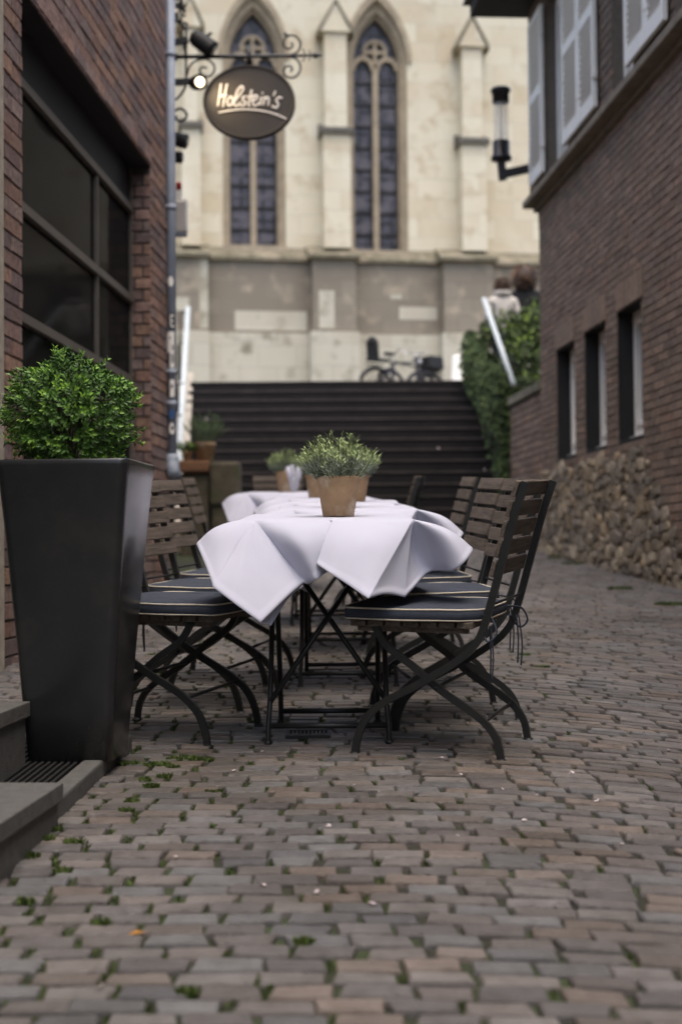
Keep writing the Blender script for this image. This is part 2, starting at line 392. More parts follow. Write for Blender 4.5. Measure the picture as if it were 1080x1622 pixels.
# ------------------------------------------------------------------ GROUND, PAVING, STAIRS, PLAZA
def left_x(d): return -1.55 + 0.06*(d - 6.9)
def right_x(d): return 2.19 - 0.071*(d - 15.4)
ST0, NST, RIS, TRD = 16.5, 15, 0.1637, 0.30
ZTOP = gz(ST0) + NST*RIS                 # plaza level
STEND = ST0 + (NST-1)*TRD

mb = MB()
ys = [-60, -20, -8] + [i for i in range(-6, 18)] + [20, 40]
vs = []; fs = []
for y in ys:
    for x in (-60, -8, -2.2, 0, 2.5, 5, 60): vs.append((x, y, gz(y) - 0.004))
for i in range(len(ys)-1):
    for k in range(6): fs.append((i*7+k, i*7+k+1, (i+1)*7+k+1, (i+1)*7+k))
mb.add(vs, fs)
tag(mb.build('ground', M_bed), kind='structure')

PAL_C = [(0.196, 0.170, 0.156), (0.212, 0.186, 0.170), (0.184, 0.170, 0.161), (0.165, 0.171, 0.177), (0.178, 0.182, 0.186), (0.222, 0.182, 0.152),
         (0.190, 0.160, 0.147), (0.202, 0.180, 0.166), (0.170, 0.158, 0.154), (0.214, 0.198, 0.186), (0.145, 0.135, 0.131), (0.226, 0.174, 0.138)]
def rowbend(x, s):
    A = 0.11 + 0.27*min(1, max(0, (s-2.0)/2.6))*min(1, max(0.25, (11-s)/5))
    xx = max(0.0, x - 0.05)
    return -A*xx*xx + 0.012*math.sin(x*2.1 + s*0.9) + 0.02*math.sin(s*1.7 + x*0.7)
mb = MB(); s = 0.4; row = 0; JOINTS = []
while s < 17.9:
    rh = 0.067 + rng.uniform(-0.005, 0.006); gap = 0.0135
    x = -1.9 + ((row*0.062 + 0.02*math.sin(row*.7)) % 0.12) + rng.uniform(-.012, .012)
    while x < 3.0:
        L = rng.choice([0.108, 0.112, 0.114, 0.116, 0.118, 0.122]) if rng.random() < .8 else rng.choice([.095, .13, .14]); g = rng.uniform(0.006, 0.013) if rng.random() < .75 else rng.uniform(0.013, 0.022)
        x2 = x + L
        sc = s + rowbend(x + L/2, s)
        if left_x(sc) - 0.1 < x and x2 < right_x(sc) + 0.1 and sc < ST0 + 0.05:
            c = rng.choice(PAL_C); c = tuple(.62*a_ + .38*b_ for a_, b_ in zip(c, (.186, .172, .163))); f = rng.uniform(0.66, 1.14)
            if sc > 9: f *= 1.12
            c = tuple(q*f for q in c)
            j = lambda a: rng.uniform(-a, a)
            dz = j(0.0028); tx, ty = j(0.02), j(0.024)
            cs = []
            for (ux, us_) in ((x, s), (x2, s), (x2, s + rh - gap), (x, s + rh - gap)):
                px_ = ux + j(0.008); y = us_ + rowbend(ux, us_) + j(0.0055); cs.append((px_, y))
            mx = sum(q[0] for q in cs)/4; my = sum(q[1] for q in cs)/4
            def pt(q, k, h):
                X = mx + (q[0]-mx)*k; Y = my + (q[1]-my)*k
                return (X, Y, gz(Y) + h + dz + (X-mx)*tx + (Y-my)*ty)
            vs = [pt(q, 1.0, -0.012) for q in cs] + [pt(q, 0.985, 0.0035) for q in cs] + [pt(q, 0.925, 0.0078) for q in cs]
            mb.add(vs, [(8,9,10,11)] + [(a, (a+1) % 4, 4+(a+1) % 4, 4+a) for a in range(4)] + [(4+a, 4+(a+1) % 4, 8+(a+1) % 4, 8+a) for a in range(4)], c, False)
            JOINTS.append((x2 + g/2, s + rowbend(x2, s), rh, g))
        x = x2 + g
    s += rh; row += 1
tag(mb.build('paving', M_cob, fixn=False), kind='structure')

# stairs
mb = MB(); mn = MB()
SX0, SX1 = -2.18, 2.08
for k in range(NST):
    y0 = ST0 + k*TRD; z0 = gz(ST0) - 0.3; z1 = gz(ST0) + (k+1)*RIS
    mb.box(((SX0+SX1)/2, (y0 + STEND + 0.6)/2, (z1 - RIS + z1)/2 - 0.0), (SX1-SX0, STEND + 0.6 - y0, RIS))
    mn.box(((SX0+SX1)/2, y0 + 0.012, z1 - 0.007), (SX1-SX0-0.01, 0.05, 0.022))
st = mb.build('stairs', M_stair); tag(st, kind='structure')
sn = mn.build('step_edge', M_nose, st)
mb = MB()
mb.box((0, STEND + 0.6 + 30, ZTOP - 0.15), (80, 60, 0.29))
tag(mb.build('plaza', M_plaza), kind='structure')

# ------------------------------------------------------------------ LEFT BUILDING (red brick shop front)
LC = (left_x(10.84), 10.84)
WL = Wall(LC, (-0.06, -1.0), (1.0, -0.06))
def sL(d): return (10.84 - d)*math.sqrt(1 + 0.06**2)
PAL_L = [(0.40, 0.205, 0.15), (0.37, 0.205, 0.165), (0.32, 0.185, 0.155), (0.43, 0.23, 0.165), (0.35, 0.215, 0.175), (0.28, 0.18, 0.155), (0.46, 0.245, 0.165), (0.39, 0.245, 0.205), (0.25, 0.155, 0.14)]
lb = thing('brick_building', (-2.2, 6, gz(6)), 'red brick building with a tall black shop window and a grey downpipe at its corner', 'building')
WIN = (sL(10.17), sL(6.9), 0.95, 3.68)
DOORL = (sL(4.2), sL(2.4), 0.0, 3.0)
mb = MB(); wall_panels(mb, WL, 0.0, 19.0, -0.6, 5.9, [WIN, DOORL], -0.35, 0.0)
mb.box((-4.6, 0.5, 2.65), (4.6, 20.4, 6.48))
WL.box(mb, -0.05, 19, 5.901, 5.98, -0.4, 0.05)
mb.build('wall_core', M_mortar, lb)
mb = MB()
jh = (sL(6.52), 30.0, -1.0, 9.0)
bricks(mb, WL, 0.0, sL(6.52), 0.25, 5.9, PAL_L, [WIN])
bricks(mb, WL, sL(4.4), sL(0.0), 3.1, 5.9, PAL_L, [])
# brick reveals of the window
WJ = Wall(WL.pt(WIN[0], 0, 0).to_2d(), (-WL.N.x, -WL.N.y), (WL.U.x, WL.U.y))
bricks(mb, WJ, 0.0, 0.14, 0.95, 3.68, PAL_L, bl=0.12)
WJ2 = Wall(WL.pt(WIN[1], 0, 0).to_2d(), (-WL.N.x, -WL.N.y), (-WL.U.x, -WL.U.y))
bricks(mb, WJ2, 0.0, 0.14, 0.95, 3.68, PAL_L, bl=0.12)
# soldier edge of the lintel
x = WIN[0]
while x < WIN[1] - 0.02:
    c = rng.choice(PAL_L); f = rng.uniform(1.0, 1.3)
    WL.box(mb, x, x + 0.235, 3.684, 3.75, 0.0, 0.014, tuple(q*f for q in c)); x += 0.25
mb.build('brick_face', M_brickL, lb)
mb = MB()
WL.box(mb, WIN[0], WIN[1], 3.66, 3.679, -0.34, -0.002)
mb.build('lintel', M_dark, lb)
# end wall beyond the corner, turning away
WE = Wall((LC[0], LC[1]), (-0.17, 1.0), (1.0, 0.17))
mb = MB(); wall_panels(mb, WE, 0.0, 6.0, -0.2, 5.89, [], -0.3, 0.0)
mb.build('side_wall', M_mortar, lb)
mb = MB(); bricks(mb, WE, 0.02, 5.0, 0.5, 5.85, PAL_L); mb.build('side_brick_face', M_brickL, lb)
# shop window
mb = MB(); o0 = -0.13
def trans(zc, h): WL.box(mb, WIN[0] + 0.02, WIN[1] - 0.02, zc - h/2, zc + h/2, o0 - 0.06, o0 + 0.012)
for zc in (3.35, 2.70, 2.12, 1.5): trans(zc, 0.05)
WL.box(mb, WIN[0] + 0.0, WIN[0] + 0.02, 0.95, 3.66, o0 - 0.05, o0 + 0.0)
WL.box(mb, WIN[1] - 0.02, WIN[1] - 0.0, 0.95, 3.66, o0 - 0.05, o0 + 0.0)
WL.box(mb, WIN[0] + 0.02, WIN[1] - 0.02, 0.95, 1.0, o0 - 0.05, o0 + 0.012)
su = WL.hit(155, 400, o0)[0]
WL.box(mb, su - 0.012, su + 0.012, 1.0, 3.32, o0 - 0.055, o0 + 0.004)
wf = mb.build('shop_window', M_frame, lb)
for (ua, ub) in ((WIN[0] + 0.02, su - 0.012), (su + 0.012, WIN[1] - 0.02)):
    for (za, zb) in ((1.0, 1.47), (1.53, 2.09), (2.15, 2.67), (2.73, 3.32)):
        mb = MB(); WL.box(mb, ua, ub, za, zb, o0 - 0.04, o0 - 0.02); mb.build('pane', M_dglass, wf)
mb = MB(); WL.box(mb, WIN[0] + 0.02, WIN[1] - 0.02, 3.38, 3.66, o0 - 0.05, o0 - 0.015); mb.build('head_panel', M_dark, wf)
# pale stone jamb and dark door further forward
mb = MB(); WL.box(mb, sL(6.53), sL(4.42), -0.1, 5.88, -0.02, 0.03, bev=0.006); WL.box(mb, sL(2.4), sL(2.0), -0.1, 5.88, -0.02, 0.03)
mb.build('stone_jamb', M_jamb, lb)
mb = MB(); WL.box(mb, DOORL[0], DOORL[1], -0.1, 3.0, -0.3, -0.22); dr = mb.build('door', M_dark, lb)
mb = MB(); a = WL.pt(sL(3.9), 1.3, -0.18); mb.tube([a - Vector((0, 0, 0.3)), a + Vector((0, 0, 0.3))], 0.015); mb.build('handle', M_chrome, dr)
# downpipe
pc = Vector((LC[0] + 0.037, LC[1] - 0.06, 0))
pb = P(276, 730, 10.8).z
mb = MB(); mb.tube([(pc.x, pc.y, pb), (pc.x, pc.y, 5.95)], 0.036, 16)
for z in (P(270, 88, 10.8).z, P(274, 590, 10.8).z, P(274, 640, 10.8).z, P(272, 330, 10.8).z):
    mb.tube([(pc.x, pc.y, z - 0.02), (pc.x, pc.y, z + 0.02)], 0.041, 16)
mb.tube([(pc.x, pc.y, pb + 0.05), (pc.x, pc.y, pb + 0.0), (pc.x + 0.005, pc.y - 0.02, pb - 0.05), (pc.x + 0.03, pc.y - 0.1, pb - 0.12)], [0.046, 0.05, 0.05, 0.05], 16)
dp = mb.build('downpipe', M_pipe, lb)
def sticker(px0, px1, py0, py1, m, rnd=False, marks=()):
    pz = lambda py: P(275, py, 10.8).z
    mb = MB(); a0 = math.radians(-90) + (px0 - 275)/9.0; a1 = math.radians(-90) + (px1 - 275)/9.0; n = 6; r = 0.0375
    z0, z1 = pz(py1), pz(py0); vs = []; fs = []
    for i in range(n+1):
        a = a0 + (a1-a0)*i/n; k = math.sqrt(max(0.02, 1 - (2*i/n-1)**2)) if rnd else 1.0
        zc = (z0+z1)/2; h = (z1-z0)/2*k
        for rr in (r, r + 0.0015): vs += [(pc.x + rr*math.cos(a), pc.y + rr*math.sin(a), zc - h), (pc.x + rr*math.cos(a), pc.y + rr*math.sin(a), zc + h)]
    for i in range(n):
        b = i*4; fs += [(b+2, b+6, b+7, b+3), (b, b+1, b+5, b+4), (b+1, b+3, b+7, b+5), (b, b+4, b+6, b+2)]
    mb.add(vs, fs); s = mb.build('sticker', m, dp)
    if marks:
        for (x0, x1, y0, y1) in marks:
            mk = MB()
            a0 = math.radians(-90) + (x0-275)/9.0; a1 = math.radians(-90) + (x1-275)/9.0; rr = r + 0.003
            mk.add([(pc.x + rr*math.cos(a0), pc.y + rr*math.sin(a0), pz(y1)), (pc.x + rr*math.cos(a1), pc.y + rr*math.sin(a1), pz(y1)),
                    (pc.x + rr*math.cos(a1), pc.y + rr*math.sin(a1), pz(y0)), (pc.x + rr*math.cos(a0), pc.y + rr*math.sin(a0), pz(y0))], [(0, 1, 2, 3)])
            mk.build('print', M_dark if m is not M_dark else M_white, s)
sticker(270, 280, 440, 456, M_white, True)
sticker(272, 281, 496, 524, M_dark, True, [(275, 280, 500, 503), (274, 276, 503, 517), (275, 280, 509, 511), (275, 280, 517, 520)])
sticker(267, 281, 527, 560, M_white, marks=[(271, 275, 536, 538), (277, 279, 548, 556)])
sticker(273, 281, 556, 584, M_white, marks=[(276, 279, 562, 576)])
sticker(273, 281, 603, 630, M_white, marks=[(275, 278, 610, 616)])
sticker(272, 280, 651, 663, M_blue, marks=[(276, 278, 654, 660)])
sticker(271, 281, 671, 689, M_white, True, marks=[(275, 279, 676, 682)])

# entrance steps, low slab
def slab(name, px, top, right_far_d, xr, near_d, zt, label, cat, m=M_stepst):
    pass
def step(name, xr, dfar, zt, zb, dnear, label):
    U = Vector((-0.06, -1)).normalized(); W = Wall((xr, dfar), (U.x, U.y), (-U.y, U.x))
    t = thing(name, (xr - 0.4, dfar - 0.5, zb), label, 'step')
    L = dfar - dnear
    mb = MB(); W.box(mb, 0, L, zt - 0.045, zt, -1.2, 0.0, bev=0.004); mb.build('tread', M_stepst, t)
    mb = MB(); W.box(mb, 0.012, L, zb, zt - 0.0455, -1.2, -0.012); mb.build('riser', M_stepst, t)
step('entrance_step', -0.915, 4.19, 0.461, 0.12, 2.0, 'upper grey stone entrance step whose end butts against the black planter')
step('entrance_step', -0.711, 3.64, 0.312, 0.05, 1.6, 'lower grey stone entrance step in the near left corner of the alley')
U = Vector((-0.06, -1)).normalized(); WS = Wall((-0.66, 4.62), (U.x, U.y), (-U.y, U.x))
sl = thing('threshold_slab', (-0.9, 4.2, gz(4.2)), 'low slab with ribbed black grating and pale kerb edge under the black planter', 'slab')
mb = MB()
def tz(d, h=0.05): return gz(d) + h
Wm = TILT @ WS.m()
c = WS.pt(0.55, 0, -0.05); mb.box((c.x, c.y, gz(c.y) + 0.02), (1.1, 0.06, 0.075), Wm, bev=0.008); mb.build('kerb_edge', M_stepst, sl)
mb = MB(); c = WS.pt(0.55, 0, -0.49); mb.box((c.x, c.y, gz(c.y) + 0.012), (1.1, 0.8, 0.06), Wm)
for k in range(38):
    o = -0.1 - k*0.02; c = WS.pt(0.55, 0, o); mb.box((c.x, c.y, gz(c.y) + 0.045), (1.08, 0.009, 0.014), Wm)
mb.build('grating', M_dark, sl)

# ------------------------------------------------------------------ RIGHT BUILDING
RC = (right_x(15.45), 15.45)
WR = Wall(RC, (0.071, -1.0), (-1.0, -0.071))
rb = thing('brick_house', (4, 10, gz(10)), 'brown brick house with white louvred shutters above a rubble stone base', 'house')
PAL_R = [(0.268, 0.204, 0.146), (0.252, 0.197, 0.143), (0.24, 0.191, 0.141), (0.285, 0.205, 0.144), (0.262, 0.207, 0.153), (0.228, 0.184, 0.137), (0.29, 0.22, 0.158)]
ZS = 4.62   # bottom of the sandy band
lows = []
for (pa, pb_, ) in ((882, 911), (926.5, 960), (978.5, 1018)):
    ua = WR.hit(pa, 640)[0]; ub = WR.hit(pb_, 640)[0]; lows.append((ua, ub, 1.77, 2.935))
lows += [(lows[2][1] + 1.2 + k*1.9, lows[2][1] + 2.0 + k*1.9, 1.77, 2.935) for k in range(2)]
mb = MB(); wall_panels(mb, WR, 0.0, 23.5, -0.6, ZS, lows, -0.35, 0.0)
mb.box((RC[0] + 3.4, 4.2, 3.3), (5.2, 22.2, 7.2), None)
mb.build('wall_core', M_mortarR, rb)
mb = MB(); bricks(mb, WR, 0.0, 15.5, 0.4, ZS, PAL_R, lows, proud=0.0055, course=0.0695, bl=0.23, gap=0.009)
WRe = Wall(RC, (1, 0.0), (0, 1))
bricks(mb, WRe, 0.0, 3.0, 0.8, ZS, PAL_R, proud=0.006)
for h in lows:
    pass
    W1 = Wall(WR.pt(h[1], 0).to_2d(), (-WR.N.x, -WR.N.y), (-WR.U.x, -WR.U.y)); bricks(mb, W1, 0, 0.1, h[2], h[3], PAL_R, bl=0.12)
mb.build('brick_face', M_brickR, rb)
# soldier course lintels above the small windows
for h in lows:
    mb = MB(); x = h[0] - 0.0
    while x < h[1]:
        c = rng.choice(PAL_R); WR.box(mb, x, x + 0.072, h[3] + 0.004, h[3] + 0.235, 0.001, 0.016, tuple(q*1.15 for q in c)); x += 0.083
    mb.build('lintel', M_brickR, rb)
for i, h in enumerate(lows):
    mb = MB(); o = -0.14
    for (a, b, c, d) in ((h[0] + 0.004, h[0] + 0.075, h[2] + 0.08, h[3]), (h[1] - 0.075, h[1], h[2] + 0.08, h[3]), (h[0] + 0.075, h[1] - 0.075, h[3] - 0.07, h[3]), (h[0] + 0.075, h[1] - 0.075, h[2] + 0.08, h[2] + 0.155)):
        WR.box(mb, a, b, c, d, o - 0.06, o)
    for (a, b, c, d) in ((h[0] + 0.085, h[0] + 0.125, h[2] + 0.165, h[3] - 0.08), (h[1] - 0.125, h[1] - 0.085, h[2] + 0.165, h[3] - 0.08), (h[0] + 0.125, h[1] - 0.125, h[2] + 0.165, h[2] + 0.205), (h[0] + 0.125, h[1] - 0.125, h[3] - 0.12, h[3] - 0.08)):
        WR.box(mb, a, b, c, d, o - 0.07, o + 0.012)
    wn = mb.build('window', M_white, rb)
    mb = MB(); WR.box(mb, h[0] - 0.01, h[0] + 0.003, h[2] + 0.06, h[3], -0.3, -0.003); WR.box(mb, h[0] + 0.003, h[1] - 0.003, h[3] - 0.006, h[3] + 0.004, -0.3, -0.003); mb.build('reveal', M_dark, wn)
    mb = MB(); WR.box(mb, h[0] + 0.1, h[1] - 0.1, h[2] + 0.18, h[3] - 0.1, o - 0.05, o - 0.035); mb.build('pane', M_wglass if i else M_white, wn)
    mb = MB(); WR.box(mb, h[0] + 0.01, h[1] - 0.01, h[2] + 0.05, h[2] + 0.079, o - 0.06, o + 0.045); mb.build('sill', M_white, wn)
    mb = MB(); WR.box(mb, h[0] + 0.005, h[1] - 0.005, h[2] + 0.002, h[2] + 0.049, o - 0.1, -0.01); mb.build('sill_slope', M_dark, wn)
# sandy band and jettied upper storey
JO = 0.06
mb = MB(); WR.box(mb, -0.12, 19, ZS + 0.004, ZS + 0.075, -0.2, JO + 0.10, bev=0.008); WR.box(mb, -0.06, 19, ZS - 0.05, ZS, -0.2, 0.05)
mb.build('sill_band', M_sillst, rb)
ZE = P(800, 12, 15.4).z
Z2 = ZS + 0.08
def su_(px, py=200, off=JO): return WR.hit(px, py, off)[0]
SH_B, SH_T = ZS + 0.19, ZS + 1.95
wins = [(su_(868), su_(898), Z2 + 0.03, SH_T + 0.02), (su_(972), su_(1003), Z2 + 0.03, SH_T + 0.02), (su_(1072, 60), su_(1072, 60) + 1.0, Z2 + 0.03, SH_T + 0.02)]
mb = MB(); wall_panels(mb, WR, -0.15, 19.0, Z2, ZE + 0.3, wins, -0.3, JO); mb.build('upper_wall', M_mortarR, rb)
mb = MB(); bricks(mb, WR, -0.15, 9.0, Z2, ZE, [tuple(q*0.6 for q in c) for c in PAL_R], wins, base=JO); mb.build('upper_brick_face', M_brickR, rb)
for h in wins:
    mb = MB(); o = JO - 0.12; m_ = (h[0]+h[1])/2
    for (a, b, c, d) in ((h[0], h[0] + 0.09, h[2], h[3]), (h[1] - 0.09, h[1], h[2], h[3]), (m_ - 0.05, m_ + 0.05, h[2] + 0.09, h[3] - 0.09), (h[0] + 0.09, h[1] - 0.09, h[3] - 0.09, h[3]), (h[0] + 0.09, h[1] - 0.09, h[2], h[2] + 0.09)):
        WR.box(mb, a, b, c, d, o - 0.07, o + 0.03)
    wn = mb.build('upper_window', M_white, rb)
    for (a, b) in ((h[0] + 0.09, m_ - 0.05), (m_ + 0.05, h[1] - 0.09)):
        mb = MB(); WR.box(mb, a, b, h[2] + 0.09, h[3] - 0.09, o - 0.05, o - 0.03); mb.build('pane', M_wglass, wn)
def shutter(ua, ub, off=JO + 0.035):
    mb = MB(); b, t = SH_B, SH_T; fw = 0.065; mid = (b+t)/2 + 0.02; th = 0.035
    for (a0, a1, z0, z1) in ((ua, ua + fw, b, t), (ub - fw, ub, b, t), (ua + fw, ub - fw, b, b + 0.13), (ua + fw, ub - fw, t - 0.09, t), (ua + fw, ub - fw, mid - 0.05, mid + 0.05)):
        WR.box(mb, a0, a1, z0, z1, off, off + th)
    f = mb.build('shutter', M_white, rb)
    mb = MB()
    mm = WR.m() @ Matrix.Rotation(R(-42), 4, 'X')
    for (z0, z1) in ((b + 0.13, mid - 0.05), (mid + 0.05, t - 0.09)):
        n = int((z1-z0)/0.056)
        for k in range(n):
            z = z0 + (k + 0.5)*(z1-z0)/n; c = WR.pt((ua+ub)/2, z, off + th/2); mb.box(c, (ub - ua - 2*fw, 0.008, 0.046), mm)
    mb.build('louvre', M_white, f)
    for z in (b + 0.28, t - 0.3):
        mb = MB(); WR.box(mb, ub, ub + 0.035, z - 0.035, z + 0.035, off + 0.005, off + 0.05, bev=0.008); mb.build('hinge', M_white, f)
shutter(su_(846.5), su_(867))
shutter(su_(900), su_(926) - 0.004); shutter(su_(926) + 0.004, su_(952))
shutter(su_(1003), su_(1036) - 0.004); shutter(su_(1036) + 0.004, su_(1064, 60))
# rubble base
PAL_S = [(0.46, 0.375, 0.265), (0.4, 0.33, 0.235), (0.36, 0.305, 0.235), (0.52, 0.44, 0.32), (0.3, 0.255, 0.2), (0.44, 0.34, 0.22), (0.38, 0.325, 0.26)]
def rub_end(z):      # far-out boundary (towards camera), toothed and slanting
    return 3.95 + max(0, (1.68 - z))*1.1
mb = MB(); cells = []
for k in range(9000):
    u = rng.uniform(-0.03, 9.2); zz = rng.uniform(0.35, 1.70); r_ = rng.choice([.11, .09, .08, .07, .06, .055, .05, .045]) if k < 3500 else rng.uniform(.026, .055)
    if u > rub_end(zz) + rng.uniform(-.1, .1) or zz < gz(WR.pt(u, 0).y) - .06: continue
    asp = rng.uniform(.9, 1.7); ra, rb2 = r_*asp, r_*.78
    if any(abs(u - c[0]) < (ra + c[2])*.8 and abs(zz - c[1]) < (rb2 + c[3])*.8 for c in cells): continue
    cells.append((u, zz, ra, rb2))
for (u, zz, ra, rb2) in cells:
    c = rng.choice(PAL_S); f = rng.uniform(0.55, 1.2); ctr = WR.pt(u, zz, 0.006)
    bm = bmesh.new(); bmesh.ops.create_icosphere(bm, subdivisions=2, radius=1.0)
    mm = WR.m() @ Matrix.Rotation(rng.uniform(-0.3, 0.3), 4, 'Y'); dp_ = rng.uniform(.018, .034); e_ = rng.uniform(.34, .6); k1, k2, k3 = (rng.uniform(0, 6) for _ in range(3)); vs = []
    for v in bm.verts:
        q = Vector([math.copysign(abs(a_)**e_, a_) for a_ in v.co])
        q *= 1 + .13*math.sin(3*v.co.x + k1)*math.sin(3*v.co.z + k2) + rng.uniform(-.05, .05)
        vs.append(ctr + mm @ Vector((q.x*ra*.95, q.y*dp_, q.z*rb2*.98)))
    fs = [tuple(v.index for v in fc.verts) for fc in bm.faces]; bm.free()
    mb.add(vs, fs, tuple(q*f for q in c), False)
for k in range(10): WR.box(mb, .02, rub_end(.4 + .126*k + .06) - .05, .4 + .126*k, .4 + .126*(k+1), -.2, .010 + .0002*k, (.25, .2, .145))
mb.build('rubble_base', M_rubble, rb)
# eaves and roof
mb = MB(); WR.box(mb, -0.35, 19.5, ZE + 0.03, ZE + 0.17, -0.25, JO + 0.62)
mb.build('eaves', M_eave, rb)
mb = MB()
a = WR.pt(-0.4, ZE + 0.175, JO + 0.7); b = WR.pt(19.6, ZE + 0.175, JO + 0.7); c = WR.pt(19.6, ZE + 2.2, -3.0); d = WR.pt(-0.4, ZE + 2.2, -3.0); e = WR.pt(-0.4, ZE + 0.175, -5.7); f = WR.pt(19.6, ZE + 0.175, -5.7)
mb.add([a, b, c, d, e, f], [(0, 1, 2, 3), (3, 2, 5, 4), (0, 3, 4), (1, 5, 2), (0, 4, 5, 1)])
mb.build('roof', M_lead, rb)

# wall lamp on the far corner of the upper storey
dl = 15.62
def pl(px, py): return P(px, py, dl)
wl = thing('wall_lamp', pl(844, 267), 'dark metal wall lantern with clear glass cylinder on bracket beside the corner shutter', 'lamp')
cx = pl(793, 200); sc_ = dl/F
mb = MB()
pr = lambda rows: [(r*sc_, P(793, py, dl).z) for (r, py) in rows]
mb.lathe(pr([(0.5, 139), (14, 140), (16, 142), (16, 146), (13.5, 147), (13.5, 163), (0.5, 163)]), 24, (cx.x, cx.y, 0)); mb.build('cap', M_lampm, wl)
mb = MB(); mb.lathe(pr([(0.5, 224), (13.5, 224), (13.5, 246), (16.5, 248), (16.5, 254), (6, 256), (0.5, 256)]), 24, (cx.x, cx.y, 0)); mb.build('base', M_lampm, wl)
mb = MB(); mb.lathe(pr([(11.8, 163.5), (11.8, 223.5), (11.5, 223.4), (11.5, 163.6), (11.8, 163.5)]), 24, (cx.x, cx.y, 0)); mb.f = [f for f in mb.f if len(f) == 4]; mb.sm = mb.sm[:len(mb.f)]; gl = mb.build('glass', M_glass, wl)
mb = MB(); mb.lathe(pr([(1.2, 163), (1.2, 224)]), 8, (cx.x, cx.y, 0)); mb.build('tube_bulb', M_white, wl)
mb = MB(); q = pl(793, 256); mb.bar(q, pl(796, 285), 0.085, 0.085, (0, 1, 0)); mb.bar(pl(797, 276), pl(842, 266), 0.06, 0.09, (0, 0, 1)); mb.build('bracket', M_lampm, wl)
mb = MB(); a = pl(843, 268); u0 = WR.U; mb.box(a, (0.3, 0.03, 0.28), WR.m()); mb.build('wall_plate', M_lampm, wl)

# ------------------------------------------------------------------ STAIR SIDES, PLANT BED, RAILS
rw = thing('brick_wall', (2.2, 16.6, gz(16.6)), 'low brown brick garden wall with stone coping between the house corner and the dark stairs', 'wall')
W2 = Wall(WR.pt(-0.005, 0, -0.02).to_2d(), (-0.071, 1.0), (-1.0, -0.071))
ZB = 2.62
mb = MB(); wall_panels(mb, W2, 0.0, 2.1, 0.0, ZB, [], -0.3, 0.0); mb.build('wall_core', M_mortarR, rw)
mb = MB(); bricks(mb, W2, 0.02, 2.1, 0.6, ZB, [tuple(q*1.05 for q in c) for c in PAL_R]); 
W3 = Wall(W2.pt(2.1, 0, 0).to_2d(), (1, 0.07), (-0.07, 1)); bricks(mb, W3, 0.0, 0.3, 0.6, ZB, PAL_R)
mb.build('brick_face', M_brickR, rw)
mb = MB(); W2.box(mb, 0.02, 2.13, ZB + 0.003, ZB + 0.1, -0.33, 0.04, bev=0.01); mb.build('coping', M_moss, rw)
# stone cheek walls along the stairs
mb = MB(); y0, y1 = ST0 - 0.25, STEND + 0.62; za, zb = gz(ST0) + 0.3, ZTOP + 0.22
mb.add([(-1.9, y0, 0.3), (-1.775, y0, 0.3), (-2.2, y1, 0.3), (-2.42, y1, 0.3), (-1.9, y0, za), (-1.775, y0, za), (-2.2, y1, zb), (-2.42, y1, zb)],
       [(0, 3, 2, 1), (4, 5, 6, 7), (0, 1, 5, 4), (1, 2, 6, 5), (2, 3, 7, 6), (3, 0, 4, 7)])
tag(mb.build('stair_wall', M_jamb), 'pale sloping stone side wall at the left edge of the dark stairs', 'wall')
mb = MB()
mb.add([(2.085, 17.55, 0.3), (4.6, 17.55, 0.3), (4.6, 20.6, 0.3), (2.085, 20.6, 0.3), (2.085, 17.55, 2.6), (4.6, 17.55, 2.6), (4.6, 20.6, 3.4), (2.085, 20.6, 3.4)],
       [(0, 3, 2, 1), (4, 5, 6, 7), (0, 1, 5, 4), (1, 2, 6, 5), (2, 3, 7, 6), (3, 0, 4, 7)])
mb.add([(2.55, 15.7, 0.3), (4.6, 15.7, 0.3), (4.6, 17.545, 0.3), (2.4, 17.545, 0.3), (2.55, 15.7, 2.5), (4.6, 15.7, 2.5), (4.6, 17.545, 2.55), (2.4, 17.545, 2.55)],
       [(0, 3, 2, 1), (4, 5, 6, 7), (0, 1, 5, 4), (1, 2, 6, 5), (2, 3, 7, 6), (3, 0, 4, 7)])
o = mb.build('planting_bed', M_soil); tag(o, kind='structure')

# ivy hanging over the stair side and mounding on the bed
iv = thing('ivy', (2.1, 18.5, 2.4), 'mass of dark green ivy hanging over the right side of the dark stairs', 'ivy')
GR = [(0.048, 0.075, 0.024), (0.06, 0.092, 0.027), (0.038, 0.062, 0.022), (0.072, 0.105, 0.03), (0.032, 0.05, 0.02), (0.095, 0.13, 0.04)]
mb = MB()
def ivy_leaf(p, d, nrm, s):
    c = rng.choice(GR); f = rng.uniform(0.7, 1.3); mb.leaf(p, d, nrm, s, s*0.8, tuple(q*f for q in c))
for i in range(6500):
    y = rng.uniform(17.3, 21.0)
    ztop = 2.95 + (y - 17.4)*0.3
    drop = rng.random()**1.4*(1.45 + 0.9*(0.5 + 0.5*math.sin(y*5.3))) + 0.0
    if y > 19: drop *= 0.85
    bul = 0.10 + 0.16*math.sin(min(1, drop/0.9)*math.pi)*(0.6 + 0.4*math.sin(y*3.1 + drop*4))
    p = Vector((2.08 - bul*rng.uniform(0.2, 1.15) - 0.02*(y-17.4), y, ztop - drop + 0.12))
    if p.z < gz(ST0) + max(0, (y - ST0)/TRD)*RIS + 0.02: continue
    ivy_leaf(p, (rng.uniform(-0.6, 0.2), rng.uniform(-0.7, 0.3), rng.uniform(-1.2, 0.1)), (-1, -0.5, 0.5), rng.uniform(0.05, 0.09))
for i in range(1600):   # end face towards the camera, trailing down the post
    x = rng.uniform(1.93, 2.5); dr = rng.random()**1.5*(1.8 if x < 2.1 else 0.5)
    p = Vector((x, 17.42 - rng.uniform(0, 0.14), 2.98 - dr))
    ivy_leaf(p, (rng.uniform(-0.6, 0.6), -0.4, -1), (0, -1, 0.4), rng.uniform(0.05, 0.085))
mb.build('foliage', M_leafm, iv, fixn=False)
